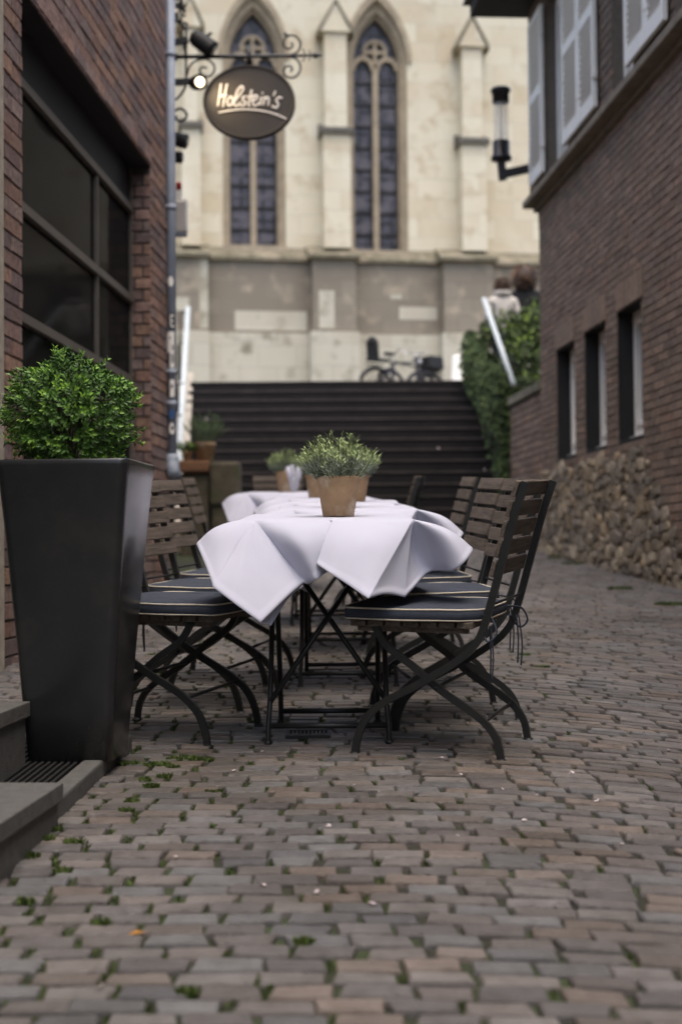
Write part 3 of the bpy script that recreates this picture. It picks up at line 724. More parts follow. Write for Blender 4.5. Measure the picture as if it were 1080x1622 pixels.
mb = MB()
for k in range(26):
    y = rng.uniform(17.5, 20.6); z = 2.9 + (y-17.4)*0.4; pts = [(2.12, y, z)]
    for j in range(6): pts.append((2.05 - 0.03*j + rng.uniform(-0.03, 0.03), y + rng.uniform(-0.1, 0.1), z - 0.2*j))
    mb.tube(cr(pts, 3), 0.006, 5)
mb.build('stem', M_twig, iv)
# bright shrub on the bed
sh = thing('shrub', (2.7, 18.3, 2.6), 'leafy green shrub with yellow green tips on the bed in front of the two people', 'shrub')
mb = MB()
for i in range(7000):
    a = rng.uniform(0, 2*math.pi); t = rng.random()
    ctr = rng.choice([(2.5, 19.0, 3.3, 0.5), (2.9, 18.9, 3.35, 0.6), (2.38, 19.9, 3.85, 0.42), (2.9, 20.0, 3.95, 0.5), (2.85, 17.9, 2.95, 0.45), (2.8, 16.9, 2.65, 0.4), (2.45, 18.2, 2.85, .35)])
    u = rng.uniform(-0.4, 1); r = ctr[3]*rng.uniform(0.6, 1.08); q = math.sqrt(max(0, 1-u*u))
    p = Vector((ctr[0] + r*q*math.cos(a), ctr[1] + r*q*math.sin(a), ctr[2] + r*u*0.9))
    bright = rng.random() < 0.16 and u > 0.15
    c = (0.17, 0.25, 0.035) if bright else rng.choice(GR); f = rng.uniform(0.8, 1.5)
    mb.leaf(p, (rng.uniform(-1, 1), rng.uniform(-1, 1), rng.uniform(-0.5, 0.9)), (q*math.cos(a), q*math.sin(a), u+0.3), rng.uniform(0.05, 0.09), rng.uniform(0.035, 0.06), tuple(x*f for x in c))
mb.build('foliage', M_leafm, sh, fixn=False)
mb = MB()
for k in range(22):
    a = rng.uniform(0, 6.28); mb.tube(cr([(2.6, 18.3, 2.45), (2.6 + 0.3*math.cos(a), 18.3 + 0.6*math.sin(a), 2.8), (2.6 + 0.55*math.cos(a), 18.3 + 1.1*math.sin(a), 3.15)], 3), 0.008, 5)
mb.build('stem', M_twig, sh)
# hand rails
t = thing('handrail', P(812, 606, 17.6), 'white handrail sloping up over the ivy on the right of the stairs', 'railing')
a, b = P(813, 609, 17.1), P(766, 474, 19.4)
mb = MB(); mb.tube([a, b], 0.034, 10); mb.build('rail', M_rail, t)
for f in (0.02, 0.36, 0.68, 0.97):
    q = a.lerp(b, f); mb = MB(); mb.tube([q + Vector((0.0, 0, -0.03)), q + Vector((0.12, 0, -0.03)), q + Vector((0.14, 0, -0.75))], 0.012, 6); mb.build('post', M_iron, t)
t = thing('handrail', P(284, 730, 16.5), 'pale steel handrail rising along the left of the stairs behind the downpipe', 'railing')
a, b = P(283.5, 728, 16.4), P(298, 488, 20.9)
mb = MB(); mb.tube([a + Vector((0, -0.02, -0.07)), a, b], 0.037, 10); mb.build('rail', M_rail, t)
for px_, py_, dd in ((286, 712, 16.6), (288, 655, 17.4), (293, 605, 18.3), (296, 540, 19.7), (298, 491, 20.8)):
    mb = MB(); q = P(px_, py_, dd); zz = gz(ST0) + max(0, (dd - ST0)/TRD)*RIS
    mb.tube([q + Vector((0, 0, -0.02)), q + Vector((-0.1, 0, -0.03)), q + Vector((-0.12, 0, -0.06)), Vector((q.x - 0.12, q.y, zz + 0.15))], 0.014, 6); mb.build('post', M_iron, t)

# ------------------------------------------------------------------ CHURCH
ang = R(8)
WC = Wall((P(540, 600, 30).x, 30.0), (math.cos(ang), math.sin(ang)), (math.sin(ang), -math.cos(ang)))
ch = thing('church', (0, 30.5, ZTOP), 'cream sandstone gothic church with tall pointed leaded windows and stepped buttresses', 'church')
def C(px, py, off=0.0): return WC.hit(px, py, off)
ZC = C(480, 410)[1]           # bottom of the cream wall
def arch(c, half, z0, zs, n=10, k=1.85):
    """pointed arch outline as (u,z): half width, bottom z0, springing zs"""
    pts = [(c - half, z0), (c + half, z0), (c + half, zs)]
    r = half*2*k*0.72; cxr = c + half - r
    an = math.acos((c - cxr)/r)
    for i in range(1, n+1): a = an*i/n; pts.append((cxr + r*math.cos(a), zs + r*math.sin(a)))
    cxl = c - half + r
    for i in range(n-1, -1, -1): a = an*i/n; pts.append((cxl - r*math.cos(a), zs + r*math.sin(a)))
    return pts
def lancet(pl_, pr_, pbot, pspring):
    ul, zb = C(pl_, pbot); ur, _ = C(pr_, pbot); zs = C((pl_+pr_)/2, pspring)[1]
    return (ul+ur)/2, (ur-ul)/2, zb, zs
L1 = lancet(366, 441, 389, 92); L2 = lancet(564, 635, 398, 98)
L0 = (L1[0] - (L2[0]-L1[0]), L1[1], L1[2], L1[3]); L3 = (L2[0] + 2.9 + 1.2, L2[1], L2[2], L2[3])
lan = [L1, L2, L0]
U0, U1, ZTT = -9.0, 9.0, 15.0
mb = MB()
def w3(pts, off): return [WC.pt(u, z, off) for u, z in pts]
# wall face with the openings cut through
outer = [(U0, ZTOP - 0.2), (U1, ZTOP - 0.2), (U1, ZTT), (U0, ZTT)]
mb.prism(w3(outer, 0.0), WC.N*-0.6, holes=[w3(arch(c, h + 0.16, zb - 0.08, zs), 0.0) for c, h, zb, zs in lan])
mb.build('wall', M_church, ch)
for i, (c, h, zb, zs) in enumerate(lan):
    # splayed hood moulding
    mb = MB()
    for (ha, hb, oa, ob) in ((h + 0.14, h + 0.05, -0.1, -0.22), (h + 0.06, h, -0.2, -0.34)):
        A, B = arch(c, ha, zb - 0.02, zs), arch(c, hb, zb, zs)
        mb.prism(w3(arch(c, ha + 0.025, zb - 0.03, zs), oa), WC.N*(ob - oa), holes=[w3(B, oa)])
    hood = arch(c, h + 0.26, zs, zs)[2:]; inn = arch(c, h + 0.165, zs, zs)[2:]
    mb.prism(w3(hood + inn[::-1], 0.045), WC.N*-0.044)
    sl_ = w3([(c - h - 0.2, zb - 0.16), (c + h + 0.2, zb - 0.16), (c + h + 0.17, zb - 0.0), (c - h - 0.17, zb - 0.0)], 0.10)
    mb.prism(sl_, WC.N*-0.25)
    wn = mb.build('lancet_window', M_hoodst, ch)
    mb = MB(); mb.prism(w3(arch(c, h - 0.01, zb + 0.01, zs), -0.37), WC.N*-0.03); mb.build('leaded_glass', M_stain, wn)
    mb = MB()
    WC.box(mb, c - 0.06, c + 0.06, zb, zs - 0.08, -0.36, -0.24)
    # tracery: two sub arches, quatrefoil circle
    def ring(cc, zc, r0, r1, n=20):
        o_ = [(cc + r1*math.cos(2*math.pi*k/n), zc + r1*math.sin(2*math.pi*k/n)) for k in range(n)]
        i_ = [(cc + r0*math.cos(2*math.pi*k/n), zc + r0*math.sin(2*math.pi*k/n)) for k in range(n)]
        mb.prism(w3(o_, -0.255), WC.N*-0.1, holes=[w3(i_, -0.255)])
    for sgn in (-1, 1):
        cc = c + sgn*(h/2 + 0.02); r = h/2 - 0.03
        o_ = [(cc + (r+0.035)*math.cos(math.pi*k/12), zs - 0.1 + (r+0.035)*1.25*math.sin(math.pi*k/12)) for k in range(13)]
        i_ = [(cc + (r-0.045)*math.cos(math.pi*k/12), zs - 0.1 + (r-0.045)*1.25*math.sin(math.pi*k/12)) for k in range(13)]
        mb.prism(w3(o_ + i_[::-1], -0.25 - 0.002*sgn), WC.N*-0.1)
    rc = h*0.55; zc = zs + h*0.62
    ring(c, zc, rc - 0.06, rc)
    WC.box(mb, c - 0.035, c + 0.035, zc - rc + 0.05, zc + rc - 0.05, -0.352, -0.262)
    WC.box(mb, c - rc + 0.05, c - 0.036, zc - 0.035, zc + 0.035, -0.35, -0.264); WC.box(mb, c + 0.036, c + rc - 0.05, zc - 0.035, zc + 0.035, -0.35, -0.264)
    mb.build('tracery', M_hoodst, wn)
    mb = MB(); z = zb + 0.42; kk = 0
    while z < zs - 0.2:
        for sgn in (-1, 1): WC.box(mb, c + sgn*0.08, c + sgn*(h - 0.02), z - 0.022, z + 0.022, -0.365, -0.34)
        z += 0.47
    mb.build('saddle_bar', M_dark, wn)
# upper buttresses with gablets
def buttress(px0, px1, depth, led_py, gab_py):
    u0 = C(px0, 300, depth)[0]; u1 = C(px1, 300, depth)[0]; zl = C((px0+px1)/2, led_py, depth)[1]; zg = C((px0+px1)/2, gab_py, depth)[1]
    mb = MB(); WC.box(mb, u0, u1, ZC + 0.15, zl, 0.001, depth); WC.box(mb, u0 + 0.05, u1 - 0.05, zl, zg, 0.001, depth*0.72); b = mb.build('buttress', M_church, ch)
    um = (u0+u1)/2
    mb = MB()
    # sloping weathering ledge
    q = [WC.pt(u0 - 0.06, zl - 0.08, depth + 0.07), WC.pt(u1 + 0.06, zl - 0.08, depth + 0.07), WC.pt(u1 + 0.06, zl + 0.02, depth + 0.07), WC.pt(u0 - 0.06, zl + 0.02, depth + 0.07),
         WC.pt(u0 - 0.06, zl - 0.08, 0.02), WC.pt(u1 + 0.06, zl - 0.08, 0.02), WC.pt(u1 + 0.06, zl + 0.24, 0.02), WC.pt(u0 - 0.06, zl + 0.24, 0.02)]
    mb.add(q, [(0, 1, 2, 3), (7, 6, 5, 4), (3, 2, 6, 7), (0, 4, 5, 1), (1, 5, 6, 2), (0, 3, 7, 4)])
    mb.build('weathering', M_lead, b)
    mb = MB(); d = depth*0.72 + 0.06; e = 0.1
    tri = [(u0 - 0.04, zg - 0.12), (u1 + 0.04, zg - 0.12), (um, zg + 0.5)]
    mb.prism(w3(tri, d), WC.N*-(d - 0.01)); mb.build('gablet', M_church, b)
    mb = MB()
    for sgn, ue in ((-1, u0 - 0.1), (1, u1 + 0.1)):
        mb.prism(w3([(ue, zg - 0.2), (ue, zg - 0.09), (um, zg + 0.58), (um, zg + 0.51)], d + 0.03), WC.N*-(d))
    mb.build('gablet_coping', M_moss, b)
buttress(513, 556, 0.5, 205, 38)
buttress(732, 771, 0.5, 222, 62)
buttress(288, 318, 0.45, 196, 30)
# string course and lower wall, stepping round the buttress feet
zc0 = ZC; zm = C(480, 531)[1]
feet = [(C(493, 470, 0.5)[0], C(565, 470, 0.5)[0], 0.62), (C(700, 470, 0.5)[0], C(782, 470, 0.5)[0], 0.62), (C(230, 470, 0.5)[0], C(329, 470, 0.5)[0], 0.5), (U0, U0 + 1.5, 0.5), (C(960, 470, .5)[0], C(1030, 470, .5)[0], 0.55)]
mb = MB(); WC.box(mb, U0, U1, zm, zc0 - 0.05, 0.001, 0.18)
for a, b, d in feet: WC.box(mb, a + 0.03, b - 0.03, zm, zc0 - 0.06, 0.181, d - 0.04)
mb.build('plinth', M_plinth, ch)
mb = MB(); WC.box(mb, U0, U1, ZTOP - 0.2, zm - 0.003, 0.001, 0.27)
for a, b, d in feet: WC.box(mb, a - 0.03, b + 0.03, ZTOP - 0.2, zm - 0.012, 0.271, d + 0.06)
# stray pale stones let into the plinth
def blk(px0, px1, py0, py1, d): 
    a, z1 = C(px0, py0, d); b, z0 = C(px1, py1, d); WC.box(mb, a, b, z0, z1, d - 0.1, d + 0.004)
blk(632, 692, 486, 507, 0.18); blk(372, 486, 492, 524, 0.18); blk(505, 530, 460, 520, 0.585); blk(278, 300, 470, 492, 0.462); blk(316, 330, 408, 520, 0.463)
blk(618, 636, 466, 474, 0.18)
mb.build('pale_base', M_pale, ch)
mb = MB()
def ledge(a, b, d):
    q = [WC.pt(a, zc0 - 0.1, d + 0.09), WC.pt(b, zc0 - 0.1, d + 0.09), WC.pt(b, zc0 - 0.03, d + 0.09), WC.pt(a, zc0 - 0.03, d + 0.09),
         WC.pt(a, zc0 - 0.1, 0.01), WC.pt(b, zc0 - 0.1, 0.01), WC.pt(b, zc0 + 0.2 + 0.1*d, 0.01), WC.pt(a, zc0 + 0.2 + 0.1*d, 0.01)]
    mb.add(q, [(0, 1, 2, 3), (7, 6, 5, 4), (3, 2, 6, 7), (0, 4, 5, 1), (1, 5, 6, 2), (0, 3, 7, 4)])
ledge(U0, U1, 0.18)
for a, b, d in feet: ledge(a - 0.06, b + 0.06, d)
mb.build('string_course', M_moss, ch)
mb = MB(); WC.box(mb, U0 - 0.2, U1 + 0.2, ZTT, ZTT + 0.3, -0.8, 0.5); mb.build('cornice', M_moss, ch)
mb = MB(); a = [WC.pt(U0 - .3, ZTT + .3, .6), WC.pt(U1 + .3, ZTT + .3, .6), WC.pt(U1 + .3, ZTT + 7, -6), WC.pt(U0 - .3, ZTT + 7, -6), WC.pt(U1 + .3, ZTT + .3, -12), WC.pt(U0 - .3, ZTT + .3, -12)]
mb.add(a, [(0, 1, 2, 3), (3, 2, 4, 5), (0, 3, 5), (1, 4, 2), (0, 5, 4, 1)]); mb.build('roof', M_lead, ch)
mb = MB(); WC.box(mb, U0, U1, ZTOP - 0.2, ZTT, -11.5, -1.2); mb.build('nave', M_church, ch)

# white tapered barrier base on the plaza
t = thing('bollard', P(724, 640, 24), 'white tapered bollard at the top of the stairs beside the ivy', 'bollard')
q = P(724, 600, 24); k = 24/F
mb = MB(); mb.lathe([(0.02, ZTOP), (12.5*k, ZTOP), (12.5*k, ZTOP + 0.04), (10.5*k, ZTOP + 0.06), (8*k, P(724, 566, 24).z), (6.5*k, P(724, 563, 24).z), (0.01, P(724, 562, 24).z)], 20, (q.x, q.y, 0)); mb.build('shell', M_white, t)
mb = MB(); mb.lathe([(8.6*k, ZTOP + 0.55), (8.9*k, ZTOP + 0.5)], 20, (q.x, q.y, 0)); mb.build('seam', M_rail, t)

# ------------------------------------------------------------------ PEOPLE ON THE PLAZA (seen from behind)
def skin(name, m, parent, pts, edges, rad, sub=2):
    me = bpy.data.meshes.new(name); me.from_pydata([tuple(p) for p in pts], edges, []); me.update()
    o = bpy.data.objects.new(name, me); COL.objects.link(o); me.materials.append(m)
    sk = o.modifiers.new('skin', 'SKIN')
    for i, r in enumerate(rad):
        r = r if isinstance(r, tuple) else (r, r); me.skin_vertices[0].data[i].radius = r
    me.skin_vertices[0].data[0].use_root = True
    sk.use_smooth_shade = True; sk.branch_smoothing = 0.4
    ss = o.modifiers.new('sub', 'SUBSURF'); ss.levels = sub; ss.render_levels = sub
    o.parent = parent
    return o
def person(loc, rz, label, coat, hair, fluffy, H=1.64, arm_out=0.0):
    t = local_thing('person', label, 'person'); t.location = loc; t.rotation_euler = (0, 0, rz); s = H/1.7
    V = lambda *a: Vector(a)*s
    pts = [V(0, 0, .92), V(0, 0, 1.1), V(0, .0, 1.28), V(0, .01, 1.42), V(0, .0, 1.5), V(0, -.02, 1.58), V(0, -.01, 1.66),   # pelvis..head
           V(.1, 0, .86), V(.11, -.01, .48), V(.11, .02, .09), V(.11, -.12, .04),
           V(-.1, 0, .86), V(-.11, -.01, .48), V(-.11, .02, .09), V(-.11, -.12, .04),
           V(.17, .01, 1.38), V(.22 + arm_out, .03, 1.12), V(.22 + arm_out, -.1, .92), V(.21 + arm_out, -.16, .84),
           V(-.17, .01, 1.38), V(-.22 - arm_out, .03, 1.12), V(-.22 - arm_out, -.1, .92), V(-.21 - arm_out, -.16, .84)]
    E = [(0, 1), (1, 2), (2, 3), (3, 4), (4, 5), (5, 6), (0, 7), (7, 8), (8, 9), (9, 10), (0, 11), (11, 12), (12, 13), (13, 14),
         (3, 15), (15, 16), (16, 17), (17, 18), (3, 19), (19, 20), (20, 21), (21, 22)]
    rad = [(.13, .1), (.12, .09), (.13, .1), (.12, .09), .055, (.075, .09), (.06, .075), .085, .058, .04, (.04, .03), .085, .058, .04, (.04, .03),
           .055, .042, .034, (.02, .035), .055, .042, .034, (.02, .035)]
    rad = [tuple(q*s for q in (r if isinstance(r, tuple) else (r, r))) for r in rad]
    b = skin('body', M_skin, t, pts, E, rad)
    # fingers
    mb = MB()
    for sg in (1, -1):
        h = V(sg*(.21 + arm_out), -.17, .81)
        for k in range(4): mb.tube([h + V(0, .025 - .017*k, .02), h + V(0, .02 - .017*k, -.03), h + V(-sg*.01, .01 - .017*k, -.06 + .008*abs(k-1.4))], .008*s, 6)
        mb.tube([h + V(0, -.03, .03), h + V(-sg*.01, -.05, -.005), h + V(-sg*.015, -.05, -.03)], .009*s, 6)
    # face (looks towards the church)
    mb.lathe([(.001, 0), (.012*s, 0.004), (.001, .03*s)], 8, V(0, -.115, 1.585))
    for sg in (1, -1):
        mb.sphere(V(sg*.03, -.1, 1.625), .011*s); mb.sphere(V(sg*.083, .0, 1.6), Vector((.012, .02, .03))*s)
    mb.tube([V(-.025, -.1, 1.54), V(0, -.107, 1.537), V(.025, -.1, 1.54)], .006*s, 6)
    mb.build('features', M_skin, b)
    # trousers, coat
    skin('trousers', M_jean, t, [V(0, 0, .9), V(.1, 0, .84), V(.11, -.01, .48), V(.11, .02, .1), V(-.1, 0, .84), V(-.11, -.01, .48), V(-.11, .02, .1)],
         [(0, 1), (1, 2), (2, 3), (0, 4), (4, 5), (5, 6)], [tuple(q*s for q in r) for r in [(.15, .12), (.1, .1), (.075, .075), (.06, .06), (.1, .1), (.075, .075), (.06, .06)]])
    for sg in (1, -1):
        mb = MB(); mb.sphere(V(sg*.11, -.05, .05), Vector((.05, .14, .055))*s); mb.build('shoe', M_dark, t)
    skin('coat', coat, t, [V(0, .01, .72), V(0, .01, 1.0), V(0, .01, 1.24), V(0, .01, 1.4), V(0, .01, 1.49), V(.19, .01, 1.37), V(.245 + arm_out, .03, 1.12), V(.235 + arm_out, -.1, .93), V(-.19, .01, 1.37), V(-.245 - arm_out, .03, 1.12), V(-.235 - arm_out, -.1, .93)],
         [(0, 1), (1, 2), (2, 3), (3, 4), (3, 5), (5, 6), (6, 7), (3, 8), (8, 9), (9, 10)],
         [tuple(q*s for q in r) for r in [(.21, .17), (.18, .14), (.18, .135), (.17, .12), (.09, .09), (.085, .085), (.065, .065), (.055, .055), (.085, .085), (.065, .065), (.055, .055)]])
    # scarf or collar
    mb = MB(); mb.tube(cr([V(.1*math.cos(k), .01 + .09*math.sin(k), 1.475 + .02*math.sin(k)) for k in [i*math.pi/4 for i in range(8)]], 3, True), .05*s, 8, closed=True); mb.build('collar', coat, t)
    # hair as many strands over a cap
    mb = MB(); R_ = (.125 if not fluffy else .2)*s
    mb.sphere(V(0, .015, 1.615), Vector((R_*.9, R_*.95, R_*.95)), (.5, .5, .5), 16, 10, .05)
    for i in range(520):
        a = rng.uniform(0, 6.28); u = rng.uniform(-.85, 1); q = math.sqrt(1-u*u)
        if math.sin(a)*q < -.55 and u < .4: continue
        d = Vector((q*math.cos(a), q*math.sin(a), u)); p = V(0, .015, 1.615) + d*R_*.92
        L = rng.uniform(.03, .06)*(1.3 if fluffy else 1); f = rng.uniform(.5, 1.2) + (1.6 if (fluffy and u > -.1 and d.x*0.6 + u*.6 > .55) else 0)
        mb.leaf(p, d*0.7 + Vector((rng.uniform(-.5, .5), rng.uniform(-.5, .5), -.4)), d, L, .014, (f, f*.95, f*.9))
    mb.build('hair', hair, t, fixn=False)
    return t
qa = P(795, 470, 21.6); qb = P(831, 460, 21.9)
person((qa.x, qa.y, ZTOP + .005), R(186), 'person with pale coat and light brown hair standing beyond the ivy, seen from behind', M_coatw, M_hairb, False, 1.62)
person((qb.x, qb.y, ZTOP), R(172), 'person in dark coat with full brown hair standing by the brick house corner', M_coatd, M_hairb, True, 1.80)

# ------------------------------------------------------------------ BICYCLES
def bicycle(loc, rz, label, child, lean=0.12):
    t = local_thing('bicycle', label, 'bicycle', 'bicycles parked by the church wall'); t.location = loc; t.rotation_euler = (lean, 0, rz)
    Rw = 0.335
    for xw in (-0.52, 0.52):
        mb = MB(); mb.tube([(xw + (Rw-.02)*math.cos(a), 0, Rw + (Rw-.02)*math.sin(a)) for a in [2*math.pi*k/28 for k in range(28)]], .008, 6, closed=True)
        for k in range(16): a = 2*math.pi*k/16; mb.tube([(xw, 0, Rw), (xw + (Rw-.02)*math.cos(a), 0, Rw + (Rw-.02)*math.sin(a))], .0022, 4)
        mb.tube([(xw, -.04, Rw), (xw, .04, Rw)], .022, 8); wh = mb.build('wheel', M_lampm, t)
        mb = MB(); mb.tube([(xw + Rw*math.cos(a), 0, Rw + Rw*math.sin(a)) for a in [2*math.pi*k/28 for k in range(28)]], .02, 8, closed=True); mb.build('tyre', M_tyre, wh)
        mb = MB(); a0 = .15 if xw < 0 else .6; vs = [(xw + (Rw+.035)*math.cos(a), 0, Rw + (Rw+.035)*math.sin(a)) for a in [a0 + (2.6)*k/12 for k in range(13)]]
        mb.tube(vs, .016, 6); mb.build('mudguard', M_bike, t)
    bb, st_, hd, hd2 = (-.06, 0, .29), (-.2, 0, .78), (.38, 0, .85), (.41, 0, .68)
    mb = MB()
    for a, b in ((bb, st_), (st_, hd), (bb, hd2), (hd, hd2), ((-.52, .05, Rw), bb), ((-.52, -.05, Rw), bb), ((-.52, .05, Rw), (-.18, .02, .7)), ((-.52, -.05, Rw), (-.18, -.02, .7)), (hd2, (.52, .05, Rw)), (hd2, (.52, -.05, Rw))): mb.tube([a, b], .018, 8)
    mb.build('frame', M_bike, t)
    mb = MB(); mb.tube(cr([(.3, .27, .98), (.4, .2, 1.02), (.38, 0, .99), (.4, -.2, 1.02), (.3, -.27, .98)], 4), .012, 6); mb.tube([hd, (.37, 0, 1.0)], .013, 6); mb.build('handlebar', M_chrome, t)
    mb = MB(); mb.tube([st_, (-.23, 0, .92)], .013, 6); mb.sphere((-.24, 0, .95), (.13, .075, .035)); mb.build('saddle', M_tyre, t)
    mb = MB(); mb.box((-.55, 0, .74), (.34, .13, .02)); mb.tube([(-.7, .05, .74), (-.52, .06, Rw)], .006, 5); mb.tube([(-.7, -.05, .74), (-.52, -.06, Rw)], .006, 5); mb.build('rack', M_iron, t)
    mb = MB(); mb.tube([(bb[0], -.07, bb[2]), (bb[0], .07, bb[2])], .03, 8); mb.tube([(bb[0], .07, bb[2]), (bb[0] + .1, .07, bb[2] - .13)], .009, 5); mb.tube([(bb[0], -.07, bb[2]), (bb[0] - .1, -.07, bb[2] + .13)], .009, 5)
    mb.box((bb[0] + .1, .1, bb[2] - .13), (.09, .06, .02)); mb.box((bb[0] - .1, -.1, bb[2] + .13), (.09, .06, .02)); mb.build('crank', M_iron, t)
    if child:
        mb = MB(); mb.box((-.5, 0, .82), (.3, .3, .06), bev=.02); mb.box((-.62, 0, .98), (.07, .28, .34), Matrix.Rotation(R(-10), 4, 'Y'), bev=.025); mb.sphere((-.645, 0, 1.13), (.06, .12, .09)); mb.build('child_seat', M_dark, t)
        mb = MB(); mb.sphere((.46, 0, .86), (.05, .05, .05)); mb.build('headlight', M_chrome, t)
    else:
        mb = MB(); mb.box((-.55, 0, .88), (.36, .3, .24), bev=.03); mb.build('basket', M_dark, t)
q = P(627, 600, 24.9); bicycle((q.x, q.y, ZTOP), R(38), 'bicycle with dark child seat standing on the plaza before the church', True)
q = P(664, 600, 25.1); bicycle((q.x - .1, q.y, ZTOP), R(222), 'dark bicycle with a black box on its rack parked next to the white bollard', False)

# ------------------------------------------------------------------ HANGING SIGN, FLOODLIGHTS, ALARM
DS = 11.5
def Z(zx, zy, d=DS): return P(250 + zx/3.724, zy/3.724, d)
hs = thing('hanging_sign', Z(105, 335), 'brown oval hanging sign with white handwriting on a scrolled black iron arm', 'sign')
mb = MB(); mb.tube([Z(40, 336), Z(520, 333), Z(800, 329), Z(920, 327)], [.016, .016, .014, .008], 10)
mb.lathe([(.001, -.03), (.026, 0), (.001, .06)], 8, (0, 0, 0))
n8 = len(mb.v); base = Z(925, 327)
for i in range(n8 - 24, n8): x, y, z = mb.v[i]; mb.v[i] = (base.x + z*1.2, base.y + x*.5, base.z + y)
mb.tube([Z(60, 336), Z(110, 320), Z(118, 336), Z(110, 352), Z(60, 337)], .014, 6)
mb.tube([Z(538, 272), Z(540, 392)], .02, 8)
mb.build('arm', M_iron, hs)
def scroll(pts, r=.0085, nm='scroll'):
    mb = MB(); mb.tube(cr([Z(*p) for p in pts], 6), r, 8); return mb.build(nm, M_iron, hs)
scroll([(775, 325), (825, 305), (842, 258), (820, 218), (782, 208), (750, 228), (742, 258), (752, 280), (775, 288), (795, 272), (788, 250)])
scroll([(748, 194), (758, 206), (775, 212)], .012)
scroll([(775, 335), (822, 352), (842, 400), (822, 445), (785, 460), (752, 445), (744, 415), (758, 392), (785, 392), (792, 412), (780, 420)])
scroll([(172, 445), (190, 390), (232, 356), (292, 350), (332, 385), (330, 425), (302, 452), (264, 440), (248, 415), (265, 396), (290, 402)])
scroll([(168, 150), (167, 320), (166, 480), (150, 540), (104, 592)], .01)
scroll([(70, 490), (120, 484), (165, 478)], .009)
scroll([(60, 660), (105, 652), (130, 640), (160, 655), (171, 682), (155, 708), (125, 712), (106, 700), (112, 682)], .011)
scroll([(166, 330), (148, 230), (145, 185), (158, 165), (172, 180)], .009)
scroll([(855, 288), (868, 326), (855, 364)], .005); scroll([(892, 298), (902, 326), (892, 356)], .005)
mb = MB()
for i in range(46):     # wrought leaves above the arm
    zx, zy = 132 + rng.uniform(-26, 26), rng.uniform(-60, 150)
    if zy > 40: zx = 132 + rng.uniform(-16, 22)
    mb.leaf(Z(zx, zy), (rng.uniform(-1, 1), rng.uniform(-.5, .5), rng.uniform(-1, 1)), (0, -1, .2), .055, .03, (1, 1, 1))
mb.tube([Z(135, -60), Z(128, 60), Z(150, 160)], .007, 6); mb.build('leaf_ornament', M_iron, hs, fixn=False)
# the board
cs = P(395, 163, DS); k = DS/F
bx, bz = 73.5*k, 59*k
mb = MB(); n = 56
ell = lambda r, y: [(cs.x + bx*r*math.cos(2*math.pi*i/n), y, cs.z + bz*r*math.sin(2*math.pi*i/n)) for i in range(n)]
y0 = cs.y - .045
rings = [ell(.001, y0 + .012), ell(.93, y0 + .012), ell(.955, y0), ell(.99, y0), ell(1.0, y0 + .01), ell(1.0, y0 + .08), ell(.99, y0 + .09), ell(.955, y0 + .09), ell(.93, y0 + .078), ell(.001, y0 + .078)]
mb.add([p for r_ in rings for p in r_], [(i*n + a, i*n + (a+1) % n, (i+1)*n + (a+1) % n, (i+1)*n + a) for i in range(len(rings)-1) for a in range(n)])
bd = mb.build('board', M_sign, hs)
mb = MB()
def st_k(pts, r=.0085):
    for yy in (y0 + .009,):
        ps = cr([Z(*p) for p in pts], 5); ps = [Vector((p.x, yy, p.z)) for p in ps]; mb.tube(ps, r, 6)
q = [(376, 503), (368, 570), (357, 640)], [(412, 505), (399, 570), (388, 642)], [(362, 584), (385, 573), (410, 570)], \
    [(432, 578), (416, 598), (418, 628), (434, 632), (445, 610), (442, 585), (432, 578)], [(447, 614), (480, 578), (507, 535), (498, 519), (478, 537), (460, 585), (455, 625), (470, 634), (490, 612)], \
    [(522, 578), (505, 583), (505, 600), (519, 611), (512, 630), (488, 632)], [(556, 540), (546, 588), (537, 625), (548, 634)], [(526, 581), (552, 578), (577, 575)], \
    [(555, 610), (584, 593), (588, 576), (574, 572), (561, 596), (565, 624), (580, 633), (600, 615)], [(613, 580), (605, 632)], [(617, 561), (623, 555)], \
    [(634, 577), (623, 632)], [(626, 606), (643, 586), (656, 590), (652, 632)], [(696, 548), (685, 575)], [(736, 590), (714, 585), (700, 600), (711, 620), (704, 645), (674, 636)]
for s_ in q: st_k(s_)
st_k([(362, 675), (430, 662), (520, 655), (620, 664), (700, 685), (760, 712)], .0075)
mb.build('lettering', M_letter, bd)

def floodlight(name, label, body, r, lens=None, stub=None, d=DS, lit=False, group=None):
    a, b = Vector(body[0]), Vector(body[1]); t = thing(name, a, label, 'floodlight')
    ax = (b - a).normalized()
    mb = MB(); L = (b-a).length
    mb.tube([a, a + ax*.02, a + ax*L*.25, a + ax*L*.9, b], [r*.35, r*.8, r*.95, r, r*1.04], 18); hb = mb.build('housing', M_dark, t)
    mb = MB(); mb.tube([b + ax*.001, b + ax*.006], [r*.62, r*.58], 18); mb.build('lens', M_lit if lit else M_wglass, t)
    if stub: 
        mb = MB(); mb.bar(stub[0], stub[1], .035, .05); mb.build('bracket', M_iron, t)
    return t
f1 = floodlight('floodlight', 'upper black floodlight tilted over the iron sign arm', (Z(200, 205), Z(325, 300) + Vector((0, -.02, 0))), .072, stub=(Z(60, 258), Z(180, 235)))
mb = MB(); mb.tube([Z(290, 215), Z(318, 192)], .012, 6); mb.build('knob', M_iron, f1)
f2 = floodlight('floodlight', 'lit round floodlight with glowing lens at the left edge of the oval sign', (Z(212, 480) + Vector((0, .05, 0)), Z(258, 500) + Vector((0, -.13, -.02))), .062, lit=True, stub=(Z(60, 488), Z(215, 480)))
mb = MB(); mb.box(Z(338, 470), (.03, .03, .03)); mb.build('catch', M_iron, f2)
